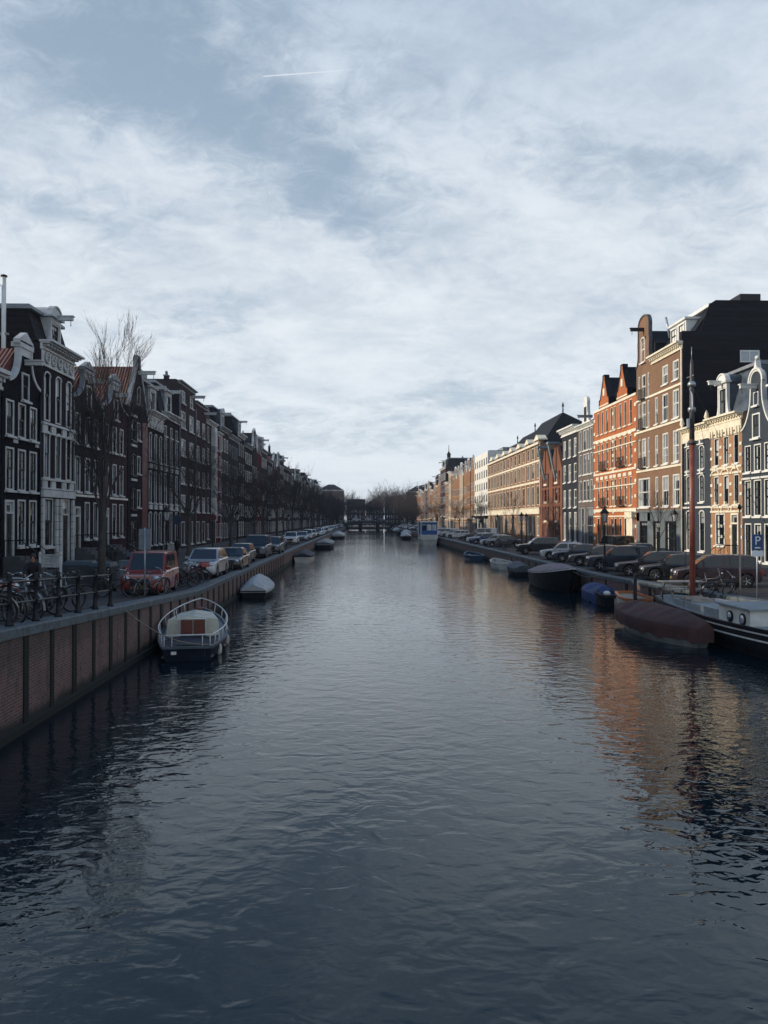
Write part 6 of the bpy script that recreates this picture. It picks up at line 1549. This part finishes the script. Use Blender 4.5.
# ------------------------------------------------------------------ people
def skin(name, V, E, rad, m, parent, sub=2, root=0):
    me = bpy.data.meshes.new(name); me.from_pydata(V, E, []); me.materials.append(m)
    o = link(name, me, parent)
    for q_ in (o,):
        sk = o.modifiers.new('skin', 'SKIN'); sk.use_smooth_shade = True
    me.skin_vertices[0].data.foreach_set('radius', [v for r_ in rad for v in ((r_, r_) if not isinstance(r_, tuple) else r_)])
    me.skin_vertices[0].data[root].use_root = True
    sb = o.modifiers.new('sub', 'SUBSURF'); sb.levels = sub; sb.render_levels = sub
    return o
M_skin = mat('skin', (.30,.16,.11), .55, var=.1)
def person(label, loc, rz, coat, trous, hairc, pose):
    t = thing('person', label, 'person', loc, rz)
    # local: facing -y ; joints
    lean = pose.get('lean', 0.); stp = pose.get('step', .0); arm = pose.get('arm', 'down')
    hipz = .92; pel = Vector((0,0,hipz))
    up = Vector((0,-math.sin(lean),math.cos(lean))); fw = Vector((0,-math.cos(lean),-math.sin(lean)))
    ch = pel+up*.34; nk = pel+up*.56; hd = nk + Vector((0,-.5*math.sin(lean)*.3,1)).normalized()*.165
    V = []; E = []; Rr = []
    def v(p, r_, par=None):
        V.append(tuple(p)); Rr.append(r_); 
        if par is not None: E.append((par, len(V)-1))
        return len(V)-1
    a0 = v(pel, (.15,.11)); a1 = v(pel+up*.18, (.14,.10), a0); a2 = v(ch, (.17,.11), a1); a3 = v(nk, (.06,.06), a2); a4 = v(nk+(hd-nk)*.45, (.062,.07), a3); a5 = v(hd, (.077,.098), a4); v(hd+(hd-nk).normalized()*.08, (.055,.07), a5)
    nose = v(hd+Vector((0,-.098,-.005)), .014, a5)
    sk = {}; legs = {}
    for s in (-1,1):
        sh = ch+up*.14+Vector((s*.18,0,0)); i0 = v(sh, .058, a2)
        if arm == 'fwd': el = sh+Vector((s*.06,-.16,-.23)); wr = el+Vector((-s*.05,-.22,-.08))
        else: el = sh+Vector((s*.06,.03*s,-.28)); wr = el+Vector((s*.0,-.07,-.24))
        i1 = v(el, .043, i0); i2 = v(wr, .027, i1); dr = (wr-el).normalized(); pm_ = wr+dr*.08; i3 = v(pm_, (.038,.018), i2)
        for k in range(4):
            f = pm_ + dr*.03 + Vector((0,(k-1.5)*.021,0)); j = v(f, .009, i3); j2 = v(f+dr*(.04-.006*abs(k-1.2))+Vector((-s*.012,0,-.004)), .0085, j)
        th = v(wr+dr*.04+Vector((0,-.035,0)), .011, i2); v(wr+dr*.085+Vector((0,-.055,0)), .009, th)
        hp = pel+Vector((s*.09,0,-.05)); kn = Vector((s*.10,-.06-s*stp*.55,.50)); an = Vector((s*.10,.02-s*stp*.9+(.05 if s*stp<0 else 0),.09)); l0 = v(hp,.09,a0); l1 = v(kn,.057,l0); l2 = v(an,.038,l1); v(an+Vector((0,-.13,-.055)),(.04,.028),l2)
        sk[s] = (sh,el,wr); legs[s] = (hp,kn,an)
    skin('body', V, E, Rr, M_skin, t)
    V = []; E = []; Rr = []
    a0 = v(pel-up*.12, (.19,.15)); a1 = v(pel+up*.15, (.18,.14), a0); a2 = v(ch, (.205,.145), a1); a3 = v(ch+up*.17, (.15,.115), a2); v(nk+up*.06, (.085,.088), a3)
    for s in (-1,1):
        sh, el, wr = sk[s]; i0 = v(sh,.082,a2); i1 = v(el,.066,i0); v(wr,.048,i1)
    skin('coat', V, E, Rr, coat, t)
    V = []; E = []; Rr = []
    a0 = v(pel-up*.02, (.155,.12))
    for s in (-1,1):
        hp, kn, an = legs[s]; l0 = v(hp,.105,a0); l1 = v(kn,.075,l0); v(an+Vector((0,0,.02)),.06,l1)
    skin('trousers', V, E, Rr, trous, t)
    for s in (-1,1):
        an = legs[s][2]; mb = MB(); mb.ball(an+Vector((0,-.07,-.045)), .05, 8, 0, (1,2.5,.9)); mb.build('shoe', M_black, t)
        mb = MB(); mb.ball(hd+Vector((s*.032,-.088,.015)), .013, 6); mb.build('eye', M_black, t)
    mb = MB(); mb.ball(hd+Vector((0,.028,.04)), .112, 10, 0, (.88,1.0,1.0)); mb.build('hair', hairc, t)
    mb = MB(); mb.bar(hd+Vector((-.025,-.088,-.055)), hd+Vector((.025,-.088,-.055)), .012, .012); mb.build('mouth', mat('lips', (.25,.09,.08), .5), t)
    return t
M_ct = mat('coat_black', (.014,.014,.018), .85); M_tr = mat('trousers_navy', (.02,.024,.035), .85); M_hair = mat('dark_hair', (.018,.012,.010), .6); M_or = mat('coat_orange', (.35,.10,.03), .8); M_cg2 = mat('coat_grey', (.07,.075,.085), .85)
person('dark coated person bending over the bicycles behind the railing', (-11.0,26.2,zl(26.2)), R(14), M_ct, M_tr, M_hair, dict(lean=R(26), arm='fwd', step=.05))
person('person in an orange jacket walking behind the red van', (-12.7,43.5,zl(43.5)), R(-20), M_or, M_tr, M_hair, dict(step=.22))
person('dark coated person walking by the shaded house fronts', (-16.2,68,zl(68)), R(150), M_ct, M_tr, M_hair, dict(step=.25))
person('dark coated person standing before the tan building on the sunlit quay', (19.3,101,zr(101)), R(20), M_ct, M_tr, M_hair, dict(step=.1))
person('grey coated person walking past the twin warehouse', (23,104,zr(104)), R(-60), M_cg2, M_tr, M_hair, dict(step=.25))
person('pale trousered person walking before the grey gabled house', (23.6,92,zr(92)), R(100), M_cg2, mat('trousers_pale', (.3,.29,.27), .8), M_hair, dict(step=.25))

# ------------------------------------------------------------------ far bridge and what stands beyond it
br_ = thing('canal_bridge', 'low dark bridge across the far end of the canal', 'bridge', (3.45, 372, 0))
mb = MB(); nsp = 24; Wd = 22.1+8
zt = lambda x: 4.1 - 1.4*(x/(Wd/2))**2
xs = [-Wd/2+Wd*i/nsp for i in range(nsp+1)]
mb.grid([[(x,0,zt(x)-1.1),(x,0,zt(x)),(x,10,zt(x)),(x,10,zt(x)-1.1),(x,0,zt(x)-1.1)] for x in xs], 0, False, True); mb.build('deck', mat('bridge_dark', (.03,.03,.033), .8), br_)
for x in (-11.2,-4.2,4.2,11.2): mb = MB(); mb.box(x-.8,x+.8,.3,9.7,-1,zt(x)-.6); mb.build('pier', BR['dark'], br_)
mb = MB()
for y in (.2,9.8):
    for dz in (.5,1.0):
        for a, b in zip(xs, xs[1:]): mb.bar((a,y,zt(a)+dz),(b,y,zt(b)+dz),.06,.06)
    for x in xs: mb.bar((x,y,zt(x)),(x,y,zt(x)+1.05),.08,.08)
mb.build('railing', M_iron, br_)
for i, (x, c_) in enumerate(((-6,'white'),(0,'silver'),(6,'dkgrey'))):
    car('hatch' if i else 'suv', c_, 3.45+x, 377, 0, ('white','silver','dark grey')[i]+' car crossing the far bridge', z=zt(x)+.02)
rg = random.Random(77)
for i, (x0,x1,y,H,bk) in enumerate(((-24,-10,420,19.5,'grey'),(-9,2,455,12,'plum'),(2.5,13,470,13,'umber'),(13.5,24,450,13.5,'dark'),(25,38,425,19,'umber'),(-40,-25,415,17,'plum'))):
    ww = x1-x0
    rows = [W(1+3.1*k,1.9,bays(ww,5,1.3),nx=2,sash=M_white) for k in range(int((H-1.5)/3.1))]
    t = thing('canal_house', f'{("tall grey","low plum","low umber","low dark","tall umber","plum")[i]} brick house standing beyond the far bridge' + (' at the water end' if i in (1,2,3) else ''), 'house', (x0,y,1.4))
    mb = MB(); front_wall(mb, ww, H, 12, [(u-a/2,u+a/2,r_['z'],r_['z']+r_['h']) for r_ in rows for u,a in r_['at']]); mb.build('wall', BR[bk], t)
    for r_ in rows:
        for u, a in r_['at']: add_window(t, u, r_['z'], a, r_['h'], BR[bk], r_, True)
    cornice_part(t, ww, H, .5, .6, False); roof(t, 'mansard' if i % 2 else 'hip', ww, H, 12, 3.2, M_slate)
for i in range(26):
    x = -15+ 2.1*i + rg.uniform(-.8,.8); y = rg.uniform(392,412)
    sc0 = {0:1.5,1:1.2,2:1.0,3:.9}.get(i, 1.35 if x < 9 else 1.6)
    tree('bare_tree', 'dense bare tree among those beyond the far bridge', rg.choice((D_,C_,C_)), (x,y,1.0 if abs(x-3.4)>12 else 1.3), rg.uniform(0,6), sc0*rg.uniform(.9,1.1), 'bare trees beyond the far bridge')
mb = MB(); mb.add([(-9,414,.6),(44,414,.6),(44,900,1.3),(-9,900,1.3),(-9,414,-1),(44,414,-1)], [(0,1,2,3),(4,5,1,0)]); struct(mb.build('far_bank', M_ground))
# ------------------------------------------------------------------ air
hz = MB(); hz.box(-4100,4100,-400,6100,-2.2,39); ho = hz.build('haze', [])
mh = bpy.data.materials.new('haze'); mh.use_nodes = True; tn = mh.node_tree; tn.nodes.remove(tn.nodes['Principled BSDF'])
vp = tn.nodes.new('ShaderNodeVolumePrincipled'); vp.inputs['Color'].default_value = (.80,.88,1,1); vp.inputs['Density'].default_value = .0002; vp.inputs['Anisotropy'].default_value = .2
tn.links.new(vp.outputs[0], tn.nodes['Material Output'].inputs['Volume']); ho.data.materials.append(mh); ho['kind'] = 'stuff'
for o_ in sc.objects:
    if 'label' in o_ and not (4 <= len(o_['label'].split()) <= 16): print('LABEL', len(o_['label'].split()), o_.name, o_['label'])
